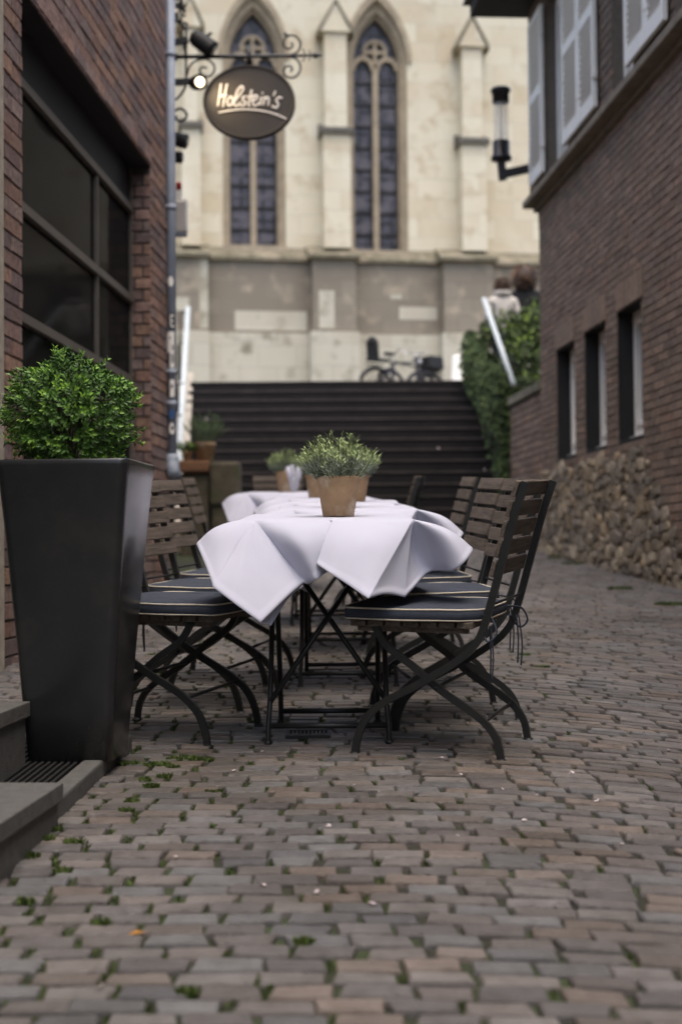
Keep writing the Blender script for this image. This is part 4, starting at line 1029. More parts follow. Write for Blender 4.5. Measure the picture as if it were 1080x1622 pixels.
sp_d = bpy.data.lights.new('sign_lamp', 'SPOT'); sp_d.energy = 5; sp_d.color = (1, .78, .5); sp_d.spot_size = R(95); sp_d.spot_blend = .9; sp_d.shadow_soft_size = .05
spo = bpy.data.objects.new('sign_lamp', sp_d); COL.objects.link(spo); spo.location = Z(262, 500) + Vector((.02, -.24, -.03))
spo.rotation_euler = (Vector((cs.x - .1, y0, cs.z)) - spo.location).to_track_quat('-Z', 'Y').to_euler()
floodlight('floodlight', 'upper of the two small black spotlights below the iron sign arm', (Z(80, 815, 11.6), Z(170, 842, 11.6) + Vector((0, -.03, 0))), .06, stub=(Z(40, 800, 11.6), Z(110, 815, 11.6)), d=11.6)
floodlight('floodlight', 'lowest small black spotlight above the alarm siren box', (Z(80, 925, 11.7), Z(140, 935, 11.7) + Vector((0, -.03, 0))), .048, stub=(Z(40, 920, 11.7), Z(100, 925, 11.7)), d=11.7)
ab = thing('alarm_box', P(285, 345, 12), 'white louvred alarm siren box with red strobe on top behind the downpipe', 'alarm')
q = P(283, 343, 12); kk = 12/F
mb = MB(); mb.box(q, (28*kk, .1, 52*kk), bev=.008); ab_b = mb.build('casing', M_white, ab)
mb = MB()
for i in range(9): mb.box((q.x, q.y - .053, q.z + (20 - i*5)*kk), (26*kk, .012, 2.6*kk), Matrix.Rotation(R(30), 4, 'X'))
mb.build('louvre', M_white, ab_b)
q2 = P(283, 309, 12); mb = MB(); mb.box(q2, (11*kk, .06, 13*kk), bev=.005); mb.build('strobe_base', M_white, ab)
q2 = P(283.5, 295, 12); mb = MB(); mb.lathe([(.001, -6.5*kk), (4.5*kk, -6.5*kk), (4.5*kk, 5*kk), (3*kk, 6.5*kk), (.001, 6.6*kk)], 14, q2); mb.build('strobe', M_red, ab)
q2 = P(283, 371, 12); mb = MB(); mb.box(q2 + Vector((0, 0, -.005)), (26*kk, .09, 4*kk)); mb.build('base_plate', M_pipe, ab)

# ------------------------------------------------------------------ LOW STONE WALL AT THE FOOT OF THE STAIRS, POTS ON IT
sw = thing('stone_wall', (-1.5, 15.6, gz(15.6)), 'low wall of orange sandstone and mossy grey block left of the stair foot', 'wall')
D5 = 15.4; kk = D5/F
a, b = P(332, 731, D5), P(379, 731, D5); zt = a.z
mb = MB(); mb.box(((a.x + b.x)/2, D5 + .2, zt - .24), (b.x - a.x, .4, .48), bev=.04); mb.box(((a.x + b.x)/2, D5 + .22, zt - .82), (b.x - a.x - .04, .38, .66), bev=.03); mb.build('block', M_block, sw)
a = P(283, 731, D5)
mb = MB(); mb.box(((a.x + P(331, 731, D5).x)/2, D5 + .22, zt - .05), (48*kk, .4, .13), bev=.025); mb.build('cap_slab', M_ocap, sw)
mb = MB(); mb.box(((a.x + P(331, 731, D5).x)/2, D5 + .24, zt - .62), (46*kk, .34, .99), bev=.03); mb.build('lower_block', M_block, sw)
def pot_profile(rt, rb_, h, lip=True):
    p = [(.001, 0), (rb_, 0), (rb_ + (rt-rb_)*.82, h*.82)]
    p += [(rt*.985, h*.83), (rt*1.02, h*.86), (rt*1.02, h*.985), (rt, h)] if lip else [(rt*.985, h*.9), (rt*1.015, h*.95), (rt*1.01, h)]
    return p + [(rt*.9, h), (rt*.88, h*.9), (.001, h*.9)]
def grass_mesh(seed, nst, rad, hgt, leafL, leafW, cols, spread=1.0, droop=0.25, nl=26, rpot=.05):
    r = random.Random(seed); mb = MB()
    for i in range(nst):
        a = r.uniform(0, 6.283); q = math.sqrt(r.random()); lean = q*spread
        p0 = Vector((rpot*q*.9*math.cos(a), rpot*q*.9*math.sin(a), 0))
        H = hgt*(1 - .45*q*q)*r.uniform(.6, 1.12)
        tip = p0 + Vector((math.cos(a)*lean*rad*r.uniform(.8, 1.15), math.sin(a)*lean*rad*r.uniform(.8, 1.15), H))
        mid = p0.lerp(tip, .5) + Vector((math.cos(a)*.012, math.sin(a)*.012, H*.1*lean - droop*.0))
        pts = cr([p0, mid, tip], 5)
        mb.tube(pts, .0013, 4, (.12, .15, .08), cap=False)
        for k in range(nl):
            t = (k + r.random())/nl; t = t**.8; j = min(len(pts)-2, int(t*(len(pts)-1))); p = pts[j].lerp(pts[j+1], t*(len(pts)-1) - j)
            d = (pts[j+1]-pts[j]).normalized(); ra = r.uniform(0, 6.283)
            side = Vector((math.cos(ra), math.sin(ra), r.uniform(-.3, .4)))
            c = r.choice(cols[1] if t > .62 else cols[0]); f = r.uniform(.8, 1.2)
            L = leafL*(1.0 if t < .85 else .75)*r.uniform(.7, 1.2)
            mb.leaf(p, d*r.uniform(.25, .9) + side*.8, d, L, leafW, tuple(x*f for x in c))
    return mb
LAV = ([(0.36, 0.41, 0.35), (0.3, 0.35, 0.28), (0.44, 0.49, 0.42), (0.2, 0.25, 0.19)], [(0.4, 0.5, 0.24), (0.48, 0.58, 0.28), (0.34, 0.44, 0.2)])
ROS = ([(0.09, 0.14, 0.07), (0.07, 0.11, 0.055)], [(0.13, 0.21, 0.09), (0.1, 0.17, 0.07)])
LIM = ([(0.12, 0.2, 0.05), (0.1, 0.17, 0.045)], [(0.2, 0.32, 0.07), (0.16, 0.27, 0.06)])
def make_potted(name, label, prof, mb_plant, soil_z, rs, group=None):
    t = local_thing(name, label, 'potted plant', group)
    mb = MB(); mb.lathe(prof, 28, wob=.006); mb.build('pot', M_terra, t)
    mb = MB(); mb.lathe([(.001, 0), (rs, 0), (rs*.9, .008), (.001, .012)], 20, (0, 0, soil_z)); mb.build('soil', M_soil, t)
    pl_ = mb_plant; 
    pl_.v = [(x, y, z + soil_z) for x, y, z in pl_.v]; pl_.build('foliage', M_leafm, t, fixn=False)
    return t
p = make_potted('potted_rosemary', 'tall rosemary in a terracotta pot on the low stone wall left of the stairs', pot_profile(.118, .085, .22), grass_mesh(3, 70, .2, .36, .035, .005, ROS, 1.0, .2, 34, .09), .2, .1)
q = P(325, 730, D5 + .2); p.location = (q.x, D5 + .2, zt)
p = make_potted('potted_herb', 'small bright green herb in a pot at the foot of the pale handrail', pot_profile(.06, .045, .1), grass_mesh(5, 36, .1, .12, .04, .018, LIM, 1.2, .2, 12, .05), .09, .05)
q = P(297, 728, D5 + .12); p.location = (q.x, D5 + .12, zt + .018)

# ------------------------------------------------------------------ TABLES
TG = 'bistro tables in one row along the alley'
def make_table():
    t = local_thing('bistro_table', 'x', 'table', TG)
    mb = MB(); mb.box((0, 0, .724), (.49, .58, .024), bev=.004); mb.build('tabletop', M_wood, t)
    r = .0092
    for sg in (-1, 1):
        mb = MB(); mb.tube(cr([(sg*.2, -.19, 0), (sg*.198, -.178, .07), (sg*.192, -.13, .19), (sg*.188, .17, .71)], 5), r, 8); mb.tube([(sg*.2, -.19, 0), (sg*.2, -.19, .015)], .014, 8); mb.build('leg', M_steel, t)
        mb = MB(); mb.tube(cr([(sg*.172, .19, 0), (sg*.172, .178, .08), (sg*.172, .13, .2), (sg*.172, -.17, .71)], 5), r, 8); mb.tube([(sg*.172, .19, 0), (sg*.172, .19, .015)], .014, 8); mb.build('leg', M_steel, t)
    mb = MB(); mb.tube([(-.198, -.18, .062), (.198, -.18, .062)], .009, 8); mb.build('stretcher', M_steel, t)
    mb = MB(); mb.tube([(-.172, .183, .05), (.172, .183, .05)], .009, 8); mb.build('stretcher', M_steel, t)
    mb = MB()
    f = lambda z: -.13 + (z - .19)/.52*.30
    mb.tube([(-.192, f(.16) - .012, .14), (.186, f(.66) - .012, .66)], .0095, 8); mb.build('cross_brace', M_steel, t)
    mb = MB(); mb.tube([(.192, f(.16) + .008, .14), (-.186, f(.66) + .008, .66)], .0095, 8); mb.build('cross_brace', M_steel, t)
    return t
def floor_m(x, y, rz=0.0): return Matrix.Translation((x, y, gz(y))) @ TILT @ Matrix.Rotation(rz, 4, 'Z')
TABS = [(-.047, 4.9), (.02, 6.12), (.0, 7.32), (-.1, 8.55), (-.46, 11.0)]
TLAB = ['bistro table on crossed steel legs nearest the camera under a white cloth', 'second bistro table in the row, close behind the front table',
        'third bistro table in the row, mostly hidden by the two before it', 'fourth bistro table in the row, carrying the pot left of the front pot', 'farthest bistro table in the row before the stairs, set to the left']
t0 = make_table()
for i, (x, y) in enumerate(TABS):
    t = t0 if i == 0 else copy_tree(t0); t.matrix_world = floor_m(x, y, R([0, 1.5, -1, 2, -2][i])); t['label'] = TLAB[i]

# ------------------------------------------------------------------ TABLE CLOTH (starched linen, folded corners)
TM = floor_m(*TABS[0]); TI = TM.inverted()
def Q(px, py, d): return TI @ P(px, py, d)
ZT_ = .7435
def top(px, py, d):
    q = Q(px, py, d); q.z = max(ZT_, min(q.z, ZT_ + .012)) ; return q
# columns: (top point, hem point, bulge towards outside, crease?)
def loc(x, y, z): return Vector((x, y, z))
cols = []
def col_(tp, hm, bul, cz=False): cols.append((tp, hm, bul, cz))
XL, XR, YF, YB = -.285, .285, -.335, .335
# --- left part, from the back left corner round to the front
col_(loc(XL, YB, ZT_), loc(XL - .02, YB + .03, .5), .0, True)
col_(loc(XL, .15, ZT_), loc(XL - .07, .14, .53), .03)
col_(loc(XL, -.1, ZT_), loc(XL - .10, -.12, .56), .03)
col_(loc(XL, -.24, ZT_), Q(318, 862, 4.75), .02)
col_(top(380, 824, 4.58), Q(311, 862, 4.56), .022, True)
col_(top(388, 825, 4.56), Q(323, 889, 4.49), .02)
col_(top(398, 828, 4.555), Q(336, 922, 4.42), .012)
col_(top(403, 831, 4.553), Q(338, 930, 4.405), .006, True)
col_(top(403.5, 831, 4.553), Q(372, 956, 4.365), .012)
col_(top(404, 831, 4.553), Q(413, 986, 4.35), .012, True)
col_(top(404.5, 831, 4.553), Q(452, 948, 4.42), .012)
col_(top(405, 831.5, 4.555), Q(481, 922, 4.50), -.004, True)
col_(top(425, 831, 4.555), Q(488, 925, 4.50), .028)
col_(top(455, 829, 4.556), Q(500, 919, 4.46), .045)
col_(top(490, 827.5, 4.557), Q(511, 911, 4.47), .04)
col_(top(524, 826.5, 4.558), Q(522, 905, 4.50), .03)
col_(top(560, 826.5, 4.57), Q(560, 900, 4.54), .005, True)
colsA = cols; cols = []
col_(top(526, 825.5, 4.55), Q(501, 893, 4.455), .012, True)
col_(top(550, 826, 4.55), Q(520, 906, 4.41), .02)
col_(top(590, 827, 4.55), Q(548, 924, 4.37), .034)
col_(top(625, 828, 4.55), Q(570, 939, 4.34), .024)
col_(top(653, 829.5, 4.55), Q(583, 948, 4.325), .006, True)
col_(top(653.5, 830.5, 4.551), Q(612, 941, 4.40), -.004)
col_(top(654, 831.5, 4.552), Q(641, 946, 4.47), -.008, True)
col_(top(654.5, 832, 4.553), Q(658, 928, 4.53), -.02)
col_(top(655, 832.5, 4.554), Q(676, 908, 4.60), -.03)
col_(top(655.5, 832.5, 4.555), Q(694, 904, 4.58), .0)
col_(top(656, 832, 4.556), Q(716, 904, 4.50), .03)
col_(top(657, 831, 4.558), Q(735, 890, 4.48), .036)
col_(top(658, 829, 4.565), Q(748, 872, 4.52), .03, True)
col_(loc(XR - .03, -.24, ZT_), Q(742, 868, 4.75), .03)
col_(loc(XR - .01, -.05, ZT_), loc(XR + .09, -.08, .58), .03)
col_(loc(XR, .16, ZT_), loc(XR + .07, .15, .54), .03)
col_(loc(XR, YB, ZT_), loc(XR + .03, YB + .02, .5), 0, True)
colsB = cols; cols = []
col_(loc(XR, YB, ZT_), loc(XR + .03, YB + .02, .5), 0, True)
col_(loc(.1, YB, ZT_), loc(.1, YB + .05, .55), .02)
col_(loc(-.1, YB, ZT_), loc(-.1, YB + .05, .56), .02)
col_(loc(XL, YB, ZT_), loc(XL - .02, YB + .03, .5), 0, True)
colsC = cols
from mathutils import noise as mn_
ROWS = [i/18*.925 for i in range(19)] + [.932, .966, 1.0]
def drop(mb, cols, nc=9):
    nr = len(ROWS) - 1
    groups = []; g = [cols[0]]
    for c in cols[1:]:
        g.append(c)
        if c[3]: groups.append(g); g = [c]
    tops = []
    for g in groups:
        T = cr([c[0] for c in g], nc); H = cr([c[1] for c in g], nc); Bv = [x.x for x in cr([(c[2], 0, 0) for c in g], nc)]
        vs = []; m = len(T)
        for i in range(m):
            ctr = Vector((0, 0, .6)); d = (H[i] - T[i]); out = Vector((H[i].x + T[i].x, H[i].y + T[i].y, 0)); out.normalize()
            for r in range(nr+1):
                t = ROWS[r]
                rnd = -.006*(1-t)**8
                p = T[i].lerp(H[i], t) + (out + Vector((0, 0, .55)))*Bv[i]*math.sin(math.pi*min(1, t*1.02))*(1-.25*t)
                w_ = min(1, t*3)*min(1, 3*(1.15-t)); pn = p*5.5
                p += out*w_*(.0055*mn_.noise(pn) + .0028*mn_.noise(p*13 + Vector((3, 1, 7))) + (.0016 if t > .93 else 0)) + Vector((0, 0, w_*.003*mn_.noise(pn + Vector((9, 2, 4)))))
                vs.append(p)
        fs = [(i*(nr+1)+r, (i+1)*(nr+1)+r, (i+1)*(nr+1)+r+1, i*(nr+1)+r+1) for i in range(m-1) for r in range(nr)]
        mb.add(vs, fs, (1, 1, 1), True); tops += T
    return tops
mb = MB()
tA, tB, tC = drop(mb, colsA), drop(mb, colsB), drop(mb, colsC)
# underside layer peeping out behind the left corner
mb.add([Q(405, 835, 4.57), Q(413, 984, 4.365), Q(429, 991, 4.42), Q(455, 950, 4.50), Q(482, 924, 4.53)], [(0, 1, 2), (0, 2, 3), (0, 3, 4)])
loop = tA[:-10] + tB + tC
n0 = [Vector((p.x*.94, p.y*.94, ZT_ + .004)) for p in loop]
vs = loop + n0 + [Vector((0, 0, ZT_ + .003))]; n = len(loop)
mb.add(vs, [(i, (i+1) % n, n+(i+1) % n, n+i) for i in range(n)] + [(n+i, n+(i+1) % n, 2*n) for i in range(n)], (1, 1, 1), True)
clo = mb.build('tablecloth', M_cloth, fixn=False)
bm = bmesh.new(); bm.from_mesh(clo.data); bmesh.ops.remove_doubles(bm, verts=bm.verts, dist=0.0012); bmesh.ops.recalc_face_normals(bm, faces=bm.faces); bm.to_mesh(clo.data); bm.free()
sm = clo.modifiers.new('thick', 'SOLIDIFY'); sm.thickness = .0016; sm.offset = 0
CLAB = ['white linen tablecloth with stiff folded corners on the front table', 'white tablecloth on the second table, its right corner showing past the front cloth', 'white tablecloth on the third table, between the second and fourth cloths',
        'white tablecloth on the fourth table under the left hand terracotta pot', 'white tablecloth on the farthest table, under the napkin glass']
for i, (x, y) in enumerate(TABS):
    c = clo if i == 0 else clo.copy()
    if i: COL.objects.link(c)
    c.matrix_world = floor_m(x, y, R([0, 2, -2, 3, -3][i])) @ Matrix.Diagonal((1, 1 if i < 1 else [0, .97, 1.02, .95, 1.05][i], 1, 1))
    tag(c, CLAB[i], 'tablecloth', 'white cloths on the bistro tables')

# ------------------------------------------------------------------ LAVENDER POTS ON THE TABLES
pt_ = make_potted('potted_lavender', 'x', pot_profile(.0745, .053, .135, False), grass_mesh(11, 125, .072, .158, .026, .0034, LAV, 1.0, .2, 20, .075), .118, .062, 'lavender pots on the tables')
def on_table(px, d, dz=0.0):
    ty = min(TABS, key=lambda q: abs(q[1] - d))[1]
    z = gz(d) + ZT_ + .006 + dz; v = ray(px, 800); return Vector((v.x*d/v.y, d, z))
POTS = [(536, 4.84, 0, 'lavender in a pale stained terracotta pot on the front table'), (543, 6.1, 1.3, 'lavender pot on the second table, almost hidden behind the front pot'),
        (562, 7.25, 2.4, 'lavender pot on the third table, showing to the right of the front pot'), (503, 8.5, 4.0, 'lavender pot on the fourth table, showing to the left of the front pot'),
        (455, 11.1, 5.2, 'bright green potted plant on the farthest table behind the glass of napkins')]
for i, (px, d, rz, lab) in enumerate(POTS):
    t = pt_ if i == 0 else copy_tree(pt_); t.location = on_table(px, d); t.rotation_euler = (0, 0, rz + .6); t['label'] = lab; t.scale = (1.18,)*3 if i == 4 else (1, 1, 1)
# glass of white napkins on the farthest table
gn = local_thing('napkin_glass', 'glass holding rolled white paper napkins on the farthest table', 'napkin glass'); gn.location = on_table(466, 10.85)
mb = MB(); mb.lathe([(.028, 0), (.034, .004), (.045, .11), (.043, .11), (.031, .012), (.001, .01)], 18); mb.build('glass', M_glass, gn)
for k in range(7):
    a = 6.283*k/7; mb = MB(); q0 = Vector((.014*math.cos(a), .014*math.sin(a), .013)); q1 = Vector((.055*math.cos(a), .055*math.sin(a), .19 + .02*math.sin(3*k)))
    mb.tube([q0, q0.lerp(q1, .5), q1], [.008, .012, .016], 8); mb.build('napkin', M_cloth, gn)

# ------------------------------------------------------------------ FOLDING CHAIRS
def make_chair(cush=True):
    t = local_thing('folding_chair', 'x', 'chair')
    A = cr([(-.19, 0, .865), (-.15, 0, .745), (-.065, 0, .44), (-.025, 0, .36), (.04, 0, .305), (.155, 0, .235), (.265, 0, .175), (.325, 0, .12), (.352, 0, .06), (.362, 0, .012)], 5)
    B = cr([(-.105, 0, .012), (-.09, 0, .075), (-.04, 0, .135), (.09, 0, .22), (.17, 0, .285), (.26, 0, .35), (.3, 0, .415)], 5)
    up = [p for p in A if p.z > .42]
    for sg in (-1, 1):
        mb = MB(); mb.ribbon(A, sg*.208, .023, .014); f = mb.build('side_frame', M_steel, t)
        mb = MB(); mb.lathe([(.001, 0), (.021, 0), (.019, .008), (.012, .014), (.001, .015)], 12, (.364, sg*.208, 0)); mb.build('foot', M_steel, f)
        mb = MB(); mb.ribbon(B, sg*.186, .022, .014); f = mb.build('cross_leg', M_steel, t)
        mb = MB(); mb.lathe([(.001, 0), (.021, 0), (.019, .008), (.012, .014), (.001, .015)], 12, (-.107, sg*.186, 0)); mb.build('foot', M_steel, f)
    # back slats
    for zc in (.838, .777, .716, .655, .594):
        j = min(range(len(up)-1), key=lambda i: abs((up[i].z + up[i+1].z)/2 - zc)); d = (up[j] - up[j+1]).normalized(); fr = (zc - up[j].z)/(up[j+1].z - up[j].z); c = up[j].lerp(up[j+1], fr)
        nrm = Vector((d.z, 0, -d.x)); th = math.atan2(d.x, d.z)
        mb = MB(); mb.box(c + nrm*.021, (.014, .44 if zc > .8 else .425, .049), Matrix.Rotation(th, 4, 'Y'), bev=.003); mb.build('back_slat', M_wood, t)
    zc = .5; c = min(up, key=lambda p: abs(p.z - zc))
    for (x_, z_, y_, r_) in ((c.x, c.z, .2, .0045), (.1, .225, .2, .006), (-.05, .125, .18, .006), (.28, .16, .2, .006)):
        mb = MB(); mb.tube([(x_, -y_, z_), (x_, y_, z_)], r_, 6); mb.build('cross_rod', M_steel, t)
    mb = MB()
    for k in range(7): mb.box((.005 + k*.058, 0, .422), (.05, .40, .02), bev=.003)
    mb.box((.18, -.17, .405), (.36, .02, .02)); mb.box((.18, .17, .405), (.36, .02, .02)); mb.build('seat', M_wood, t)
    if cush:
        o_ = [(.395, -.2), (.41, -.12), (.415, 0), (.41, .12), (.395, .2), (.36, .222), (.2, .226), (.04, .218), (.0, .195), (-.045, .145), (-.05, 0), (-.045, -.145), (.0, -.195), (.04, -.218), (.2, -.226), (.36, -.222)]
        oc = cr([(x, y, 0) for x, y in o_], 3, True); n = len(oc); mb = MB()
        rows = [(.6, .434), (.97, .434), (1.0, .440), (1.004, .452), (1.0, .466), (.96, .4735), (.8, .477), (.4, .4785)]
        vs = [Vector((.18 + (p.x-.18)*k, p.y*k, z + .0015*math.sin(p.x*23 + p.y*17)*(1 if k < .97 else 0))) for k, z in rows for p in oc]
        fs = [(i*n+a, i*n+(a+1) % n, (i+1)*n+(a+1) % n, (i+1)*n+a) for i in range(len(rows)-1) for a in range(n)]
        fs += [tuple(range(n-1, -1, -1)), tuple((len(rows)-1)*n + a for a in range(n))]
        mb.add(vs, fs, (1, 1, 1), True); cu = mb.build('cushion', M_navy, t)
        mb = MB()
        for z, s_ in ((.4705, .992), (.4375, .992)): mb.tube([Vector((.18 + (p.x-.18)*s_, p.y*s_, z + .001*math.sin(p.x*23))) for p in oc], .0032, 5, closed=True)
        mb.build('piping', M_pipingm, cu)
        for sg in (-1, 1):
            mb = MB(); b = Vector((-.055, sg*.17, .452))
            mb.tube(cr([b + Vector((.02, -sg*.02, 0)), b, b + Vector((-.03, sg*.03, -.01)), b + Vector((-.045, sg*.045, -.05)), b + Vector((-.02, sg*.05, -.075)), b + Vector((0, sg*.03, -.05)), b + Vector((0, 0, -.03))], 4), .0035, 5)
            mb.tube(cr([b + Vector((-.02, sg*.02, -.03)), b + Vector((-.03, sg*.028, -.12)), b + Vector((-.026, sg*.03, -.2))], 4), .0028, 5)
            mb.tube(cr([b + Vector((-.015, sg*.01, -.03)), b + Vector((-.02, sg*.018, -.11)), b + Vector((-.018, sg*.016, -.19))], 4), .0028, 5)
            mb.build('tie', M_navy, cu)
    return t
ch_c, ch_n = make_chair(True), make_chair(False)
used = {}
def place(src, x, y, head, label, group):
    t = src if src.name not in used else copy_tree(src); used[src.name] = 1
    t.matrix_world = floor_m(x, y, R(head)) ; t['label'] = label; t['group'] = group
GRP = 'slatted folding chairs around the bistro tables'
# origin of a chair = rear edge of its seat, heading = direction it faces
place(ch_c, .45, 4.60, 180 - 20, 'dark slatted folding chair with navy cushion nearest the camera on the right, seen from behind', GRP)
place(ch_c, .50, 5.28, 180 + 8, 'second folding chair on the right, its lit brown back slats facing the front table', GRP)
place(ch_c, .47, 5.98, 180 + 6, 'third folding chair on the right side, just its backrest edge showing behind the second', GRP)
place(ch_c, .48, 7.2, 180 + 3, 'folding chair on the right of the third table, hidden behind the nearer right chairs', GRP)
place(ch_n, .335, 9.25, 180 - 8, 'dark folding chair standing alone right of the far tables before the stairs', GRP)
place(ch_c, -.71, 4.98, -20, 'folding chair with navy cushion nearest the black planter on the left', GRP)
place(ch_c, -.66, 5.62, -18, 'second folding chair on the left, its slats showing beyond the first backrest', GRP)
place(ch_c, -.62, 6.25, -14, 'third folding chair on the left, only cushion edge and legs visible between others', GRP)
place(ch_n, -.83, 9.3, -4, 'folding chair left of the far tables below the mossy stone block', GRP)
place(ch_n, -.55, 12.35, -90, 'pale slatted folding chair behind the farthest table facing down the alley', GRP)

# ------------------------------------------------------------------ PLANTER AND TOPIARY
pc_ = Vector((-.80, 4.34, 0)); zb_ = gz(4.3) + .047
plm = Matrix.Translation((-.80, 4.335, zb_)) @ Matrix.Rotation(R(-4.5), 4, 'Z')
pl_t = thing('planter', plm, 'tall black glazed square planter with flared sides beside the entrance steps', 'planter')
mb = MB()
def sq(h, z, c=.03, off=(0, 0)):
    pts = []
    for sx, sy in ((-1, -1), (1, -1), (1, 1), (-1, 1)):
        for k in range(5):
            a = math.atan2(sy, sx) - math.pi/4 + k*math.pi/8; pts.append((sx*(h-c) + c*math.cos(a) + off[0], sy*(h-c) + c*math.sin(a) + off[1], z))
    return pts
rings = [sq(.122, 0), sq(.126, .0), sq(.138, .15), sq(.15, .32), sq(.165, .5), sq(.181, .7), sq(.194, .84), sq(.2, .872), sq(.2, .886), sq(.197, .89), sq(.178, .89), sq(.174, .885), sq(.17, .83), sq(.01, .83)]
n = 20; mb.add([p for r_ in rings for p in r_], [(i*n+a, i*n+(a+1) % n, (i+1)*n+(a+1) % n, (i+1)*n+a) for i in range(len(rings)-1) for a in range(n)], (1, 1, 1), True)
INV.pop(pl_t); mb.build('body', M_planter, pl_t)
mb = MB(); mb.add([*sq(.168, .835), *sq(.16, .85), *sq(.01, .855)], [(i*n+a, i*n+(a+1) % n, (i+1)*n+(a+1) % n, (i+1)*n+a) for i in range(2) for a in range(n)]); mb.build('soil', M_soil, pl_t)
tc = Vector((P(112, 650, 4.37).x, 4.37, P(112, 660, 4.37).z))
tp = thing('topiary', (tc.x, tc.y, zb_ + .85), 'round clipped green box bush growing in the tall black planter', 'topiary')
mb = MB()
BOXG = [(0.085, 0.18, 0.035), (0.105, 0.22, 0.04), (0.07, 0.15, 0.032), (0.125, 0.26, 0.045), (0.055, 0.115, 0.028)]
for i in range(1050):
    u = rng.uniform(-.85, 1); a = rng.uniform(0, 6.283); q = math.sqrt(1-u*u)
    d = Vector((q*math.cos(a), q*math.sin(a), u))
    lump = .91 + .13*math.sin(d.x*6+1)*math.sin(d.y*5.3+d.z*4) + .08*math.sin(d.z*9 + d.x*5) + (.1 if rng.random() < .05 else 0)
    depth = rng.choice([1.0, 1.0, 1.02, .94, .86, .76, .66])
    p = tc + Vector((d.x*.186, d.y*.184, d.z*.17 - (.012 if u < -.3 else 0)))*lump*depth
    if p.z < zb_ + .86: continue
    gd = (d + Vector((rng.uniform(-.5, .5), rng.uniform(-.5, .5), .35 + rng.uniform(-.3, .4)))).normalized()
    tipf = rng.random() < .5 and depth >= 1
    for k in range(9):
        r_ = k*2.4; sd = gd.cross(Vector((.3, .7, .2))).normalized(); s2 = gd.cross(sd)
        o = sd*math.cos(r_) + s2*math.sin(r_)
        c = (.2, .36, .05) if (tipf and k > 4) else rng.choice(BOXG)
        f = rng.uniform(.75, 1.25)
        mb.leaf(p + gd*.0042*k, o*.85 + gd*(.3 + .09*k), gd, .017*rng.uniform(.8, 1.2), .0095, tuple(x*f for x in c))
mb.build('foliage', M_leaf, tp, fixn=False)
mb = MB()
for k in range(40):
    a = rng.uniform(0, 6.283); u = rng.uniform(-.2, 1); q = math.sqrt(1-u*u); mb.tube(cr([(tc.x, tc.y, zb_ + .85), tc + Vector((q*math.cos(a)*.07, q*math.sin(a)*.07, u*.05)), tc + Vector((q*math.cos(a)*.18, q*math.sin(a)*.17, u*.155))], 3), .0022, 5)
mb.build('stem', M_twig, tp)
mb = MB(); mb.tube([(tc.x, tc.y, zb_ + .83), (tc.x, tc.y, zb_ + 1.0)], .012, 8); mb.build('trunk', M_twig, tp)

# ------------------------------------------------------------------ SMALL THINGS ON THE GROUND
dg = thing('drain_grate', floor_m(P(488, 1164, 4.8).x, 4.83), 'small cast iron drain grate in the paving under the front table', 'drain'); INV.pop(dg)
mb = MB(); mb.box((0, -.05, .014), (.15, .012, .012)); mb.box((0, .05, .014), (.15, .012, .012)); mb.box((-.07, 0, .0142), (.012, .09, .012)); mb.box((.07, 0, .0142), (.012, .09, .012)); mb.build('frame', M_iron, dg)
mb = MB()
for k in range(9): mb.box((-.052 + k*.013, 0, .013), (.006, .086, .01))
mb.build('bar', M_lampm, dg)
def on_ground(px, py):
    v = ray(px, py); t = (-CAMZ)/(v.z - SLOPE*v.y); p = Vector((v.x*t, v.y*t, 0)); p.z = gz(p.y) + .008; return p
spots = [(345, 1250), (417, 1410), (160, 1572), (278, 1365), (502, 1420), (600, 1260), (640, 1236), (700, 1205), (905, 1230), (1058, 1193), (945, 1275), (880, 1442), (560, 1250), (730, 1232), (500, 1238), (415, 1195), (830, 1305), (985, 1343), (370, 1226), (520, 1315), (590, 1440), (725, 1330), (1020, 1165), (795, 1255), (850, 1265)]
pm_ = MB()
for k in range(5): pm_.leaf((0, 0, .001*k), (math.cos(k*1.26), math.sin(k*1.26), .25), (0, 0, 1), .0085, .009, (1, 1, 1))
pe = pm_.build('petal', M_petal, fixn=False)
for i, (px, py) in enumerate(spots):
    o = pe if i == 0 else pe.copy()
    if i: COL.objects.link(o)
    o.location = on_ground(px, py); o.rotation_euler = (rng.uniform(-.3, .3), rng.uniform(-.3, .3), rng.uniform(0, 6)); s_ = rng.uniform(.6, 1.15); o.scale = (s_, s_, s_)
    tag(o, 'tiny pale petal fallen on the clinker paving', 'petal', 'petals scattered on the paving')
for (px, py, d, nm) in ((326, 635, 19.6, 1), (690, 670, 18.9, 1), (448 - 80, 711, 17.9, 1), (764, 705, 18.1, 1)):
    o = pe.copy(); COL.objects.link(o); q = P(px, py, d); kz = max(0, math.floor((q.y - ST0)/TRD))
    o.location = (q.x, ST0 + kz*TRD + .02, gz(ST0) + (kz+1)*RIS + .012); o.scale = (3.2, 3.2, 3.2); o.rotation_euler = (.9, .2, 1)
    tag(o, 'pinkish petal lying on a tread of the dark stairs', 'petal', 'petals on the stairs')
mb = MB(); mb.leaf((0, 0, 0), (1, .3, .05), (0, 0, 1), .035, .022, (1, 1, 1)); o = mb.build('fallen_leaf', M_oleaf, fixn=False); o.location = on_ground(203, 1487)
tag(o, 'single orange leaf on the paving in the lower left foreground', 'leaf')
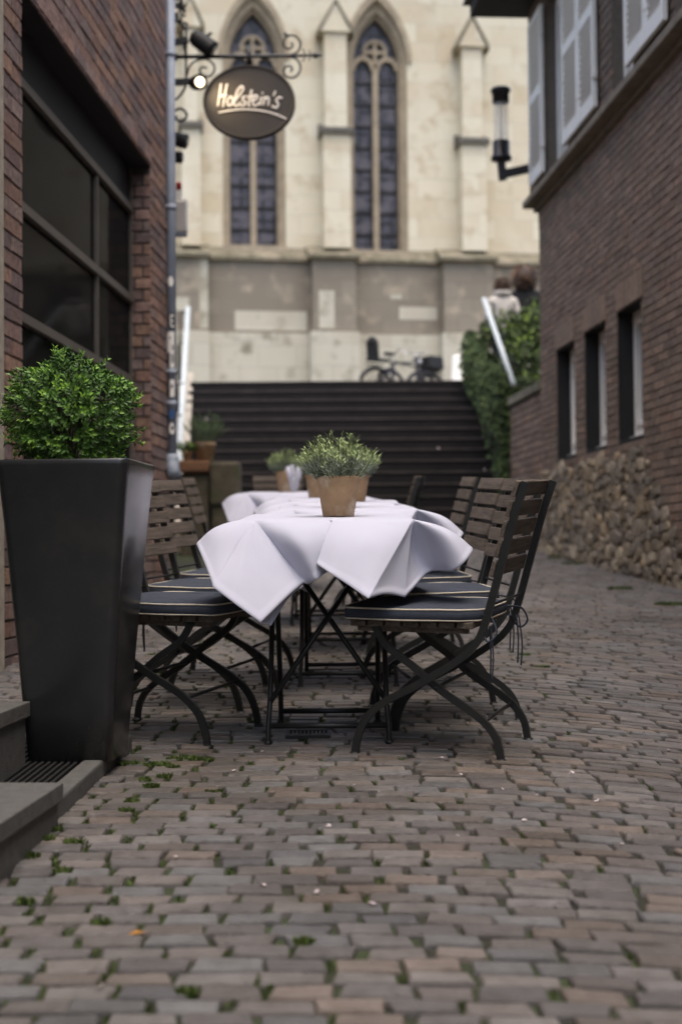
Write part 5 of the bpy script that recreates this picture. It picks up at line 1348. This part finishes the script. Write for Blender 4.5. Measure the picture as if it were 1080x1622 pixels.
# moss and weeds in the joints
mb = MB()
def tuft(p, n, hgt, spread, cols_):
    for k in range(n):
        a = rng.uniform(0, 6.283); r_ = spread*math.sqrt(rng.random()); q = Vector((p.x + r_*math.cos(a), p.y + r_*math.sin(a)*.6, 0)); q.z = gz(q.y) + .003
        c = rng.choice(cols_); f = rng.uniform(.7, 1.25)
        mb.leaf(q, (rng.uniform(-.7, .7), rng.uniform(-.7, .7), 1), (rng.uniform(-1, 1), rng.uniform(-1, 1), 0), hgt*rng.uniform(.5, 1.2), hgt*.45, tuple(x*f for x in c))
MG = [(0.07, 0.1, 0.025), (0.09, 0.13, 0.03), (0.055, 0.08, 0.022), (0.11, 0.155, 0.04)]
for (px, py, n, sp) in ((290, 1206, 110, .05), (250, 1216, 80, .045), (325, 1208, 60, .03), (205, 1214, 60, .03), (262, 1235, 60, .025), (275, 1220, 60, .02), (85, 1320, 50, .025), (75, 1335, 40, .02), (45, 1362, 50, .025), (210, 1275, 60, .02), (240, 1250, 50, .02),
                        (120, 1340, 40, .03), (40, 1435, 50, .02), (100, 1385, 30, .02), (480, 1500, 60, .02), (300, 1580, 50, .02), (160, 1470, 40, .02), (230, 1240, 40, .02), (200, 1290, 40, .02), (340, 1260, 30, .02), (830, 1040, 40, .03), (860, 1060, 40, .03), (885, 885, 90, .12), (905, 895, 70, .1), (1060, 960, 90, .1), (980, 935, 60, .1), (250, 1040, 60, .05), (255, 1075, 50, .05)):
    tuft(on_ground(px, py) - Vector((0, 0, .004)), n*2, .017 if py > 1000 else .03, sp, MG)
for (x, y, rh_, g_) in JOINTS:
    if y > 8 or y < 1.9: continue
    edge = left_x(y) + .78 if y > 4.2 else -.60 - .04*(4.2 - y)
    dx = x - edge
    if dx < -.1: continue
    pr_ = .8*math.exp(-(dx/.42)**2) + .32*math.exp(-(dx/1.1)**2) + .03
    pr_ *= .5 + .9*max(0, mn_.noise(Vector((x*1.9, y*1.9, 3.3))) + .35)
    if rng.random() > pr_: continue
    for k in range(rng.randint(14, 30)):
        q = Vector((x + rng.uniform(-.5, .5)*max(g_, .008), y + rng.uniform(-.1, .95)*rh_, 0)); q.z = gz(q.y) - .003
        c = rng.choice(MG); f = rng.uniform(.6, 1.1); h_ = rng.uniform(.006, .0135)
        mb.leaf(q, (rng.uniform(-.5, .5), rng.uniform(-.7, .7), 1), (rng.uniform(-1, 1), rng.uniform(-1, 1), 0), h_, h_*.5, tuple(x_*f for x_ in c))
tag(mb.build('moss', M_leafm, fixn=False), kind='stuff')
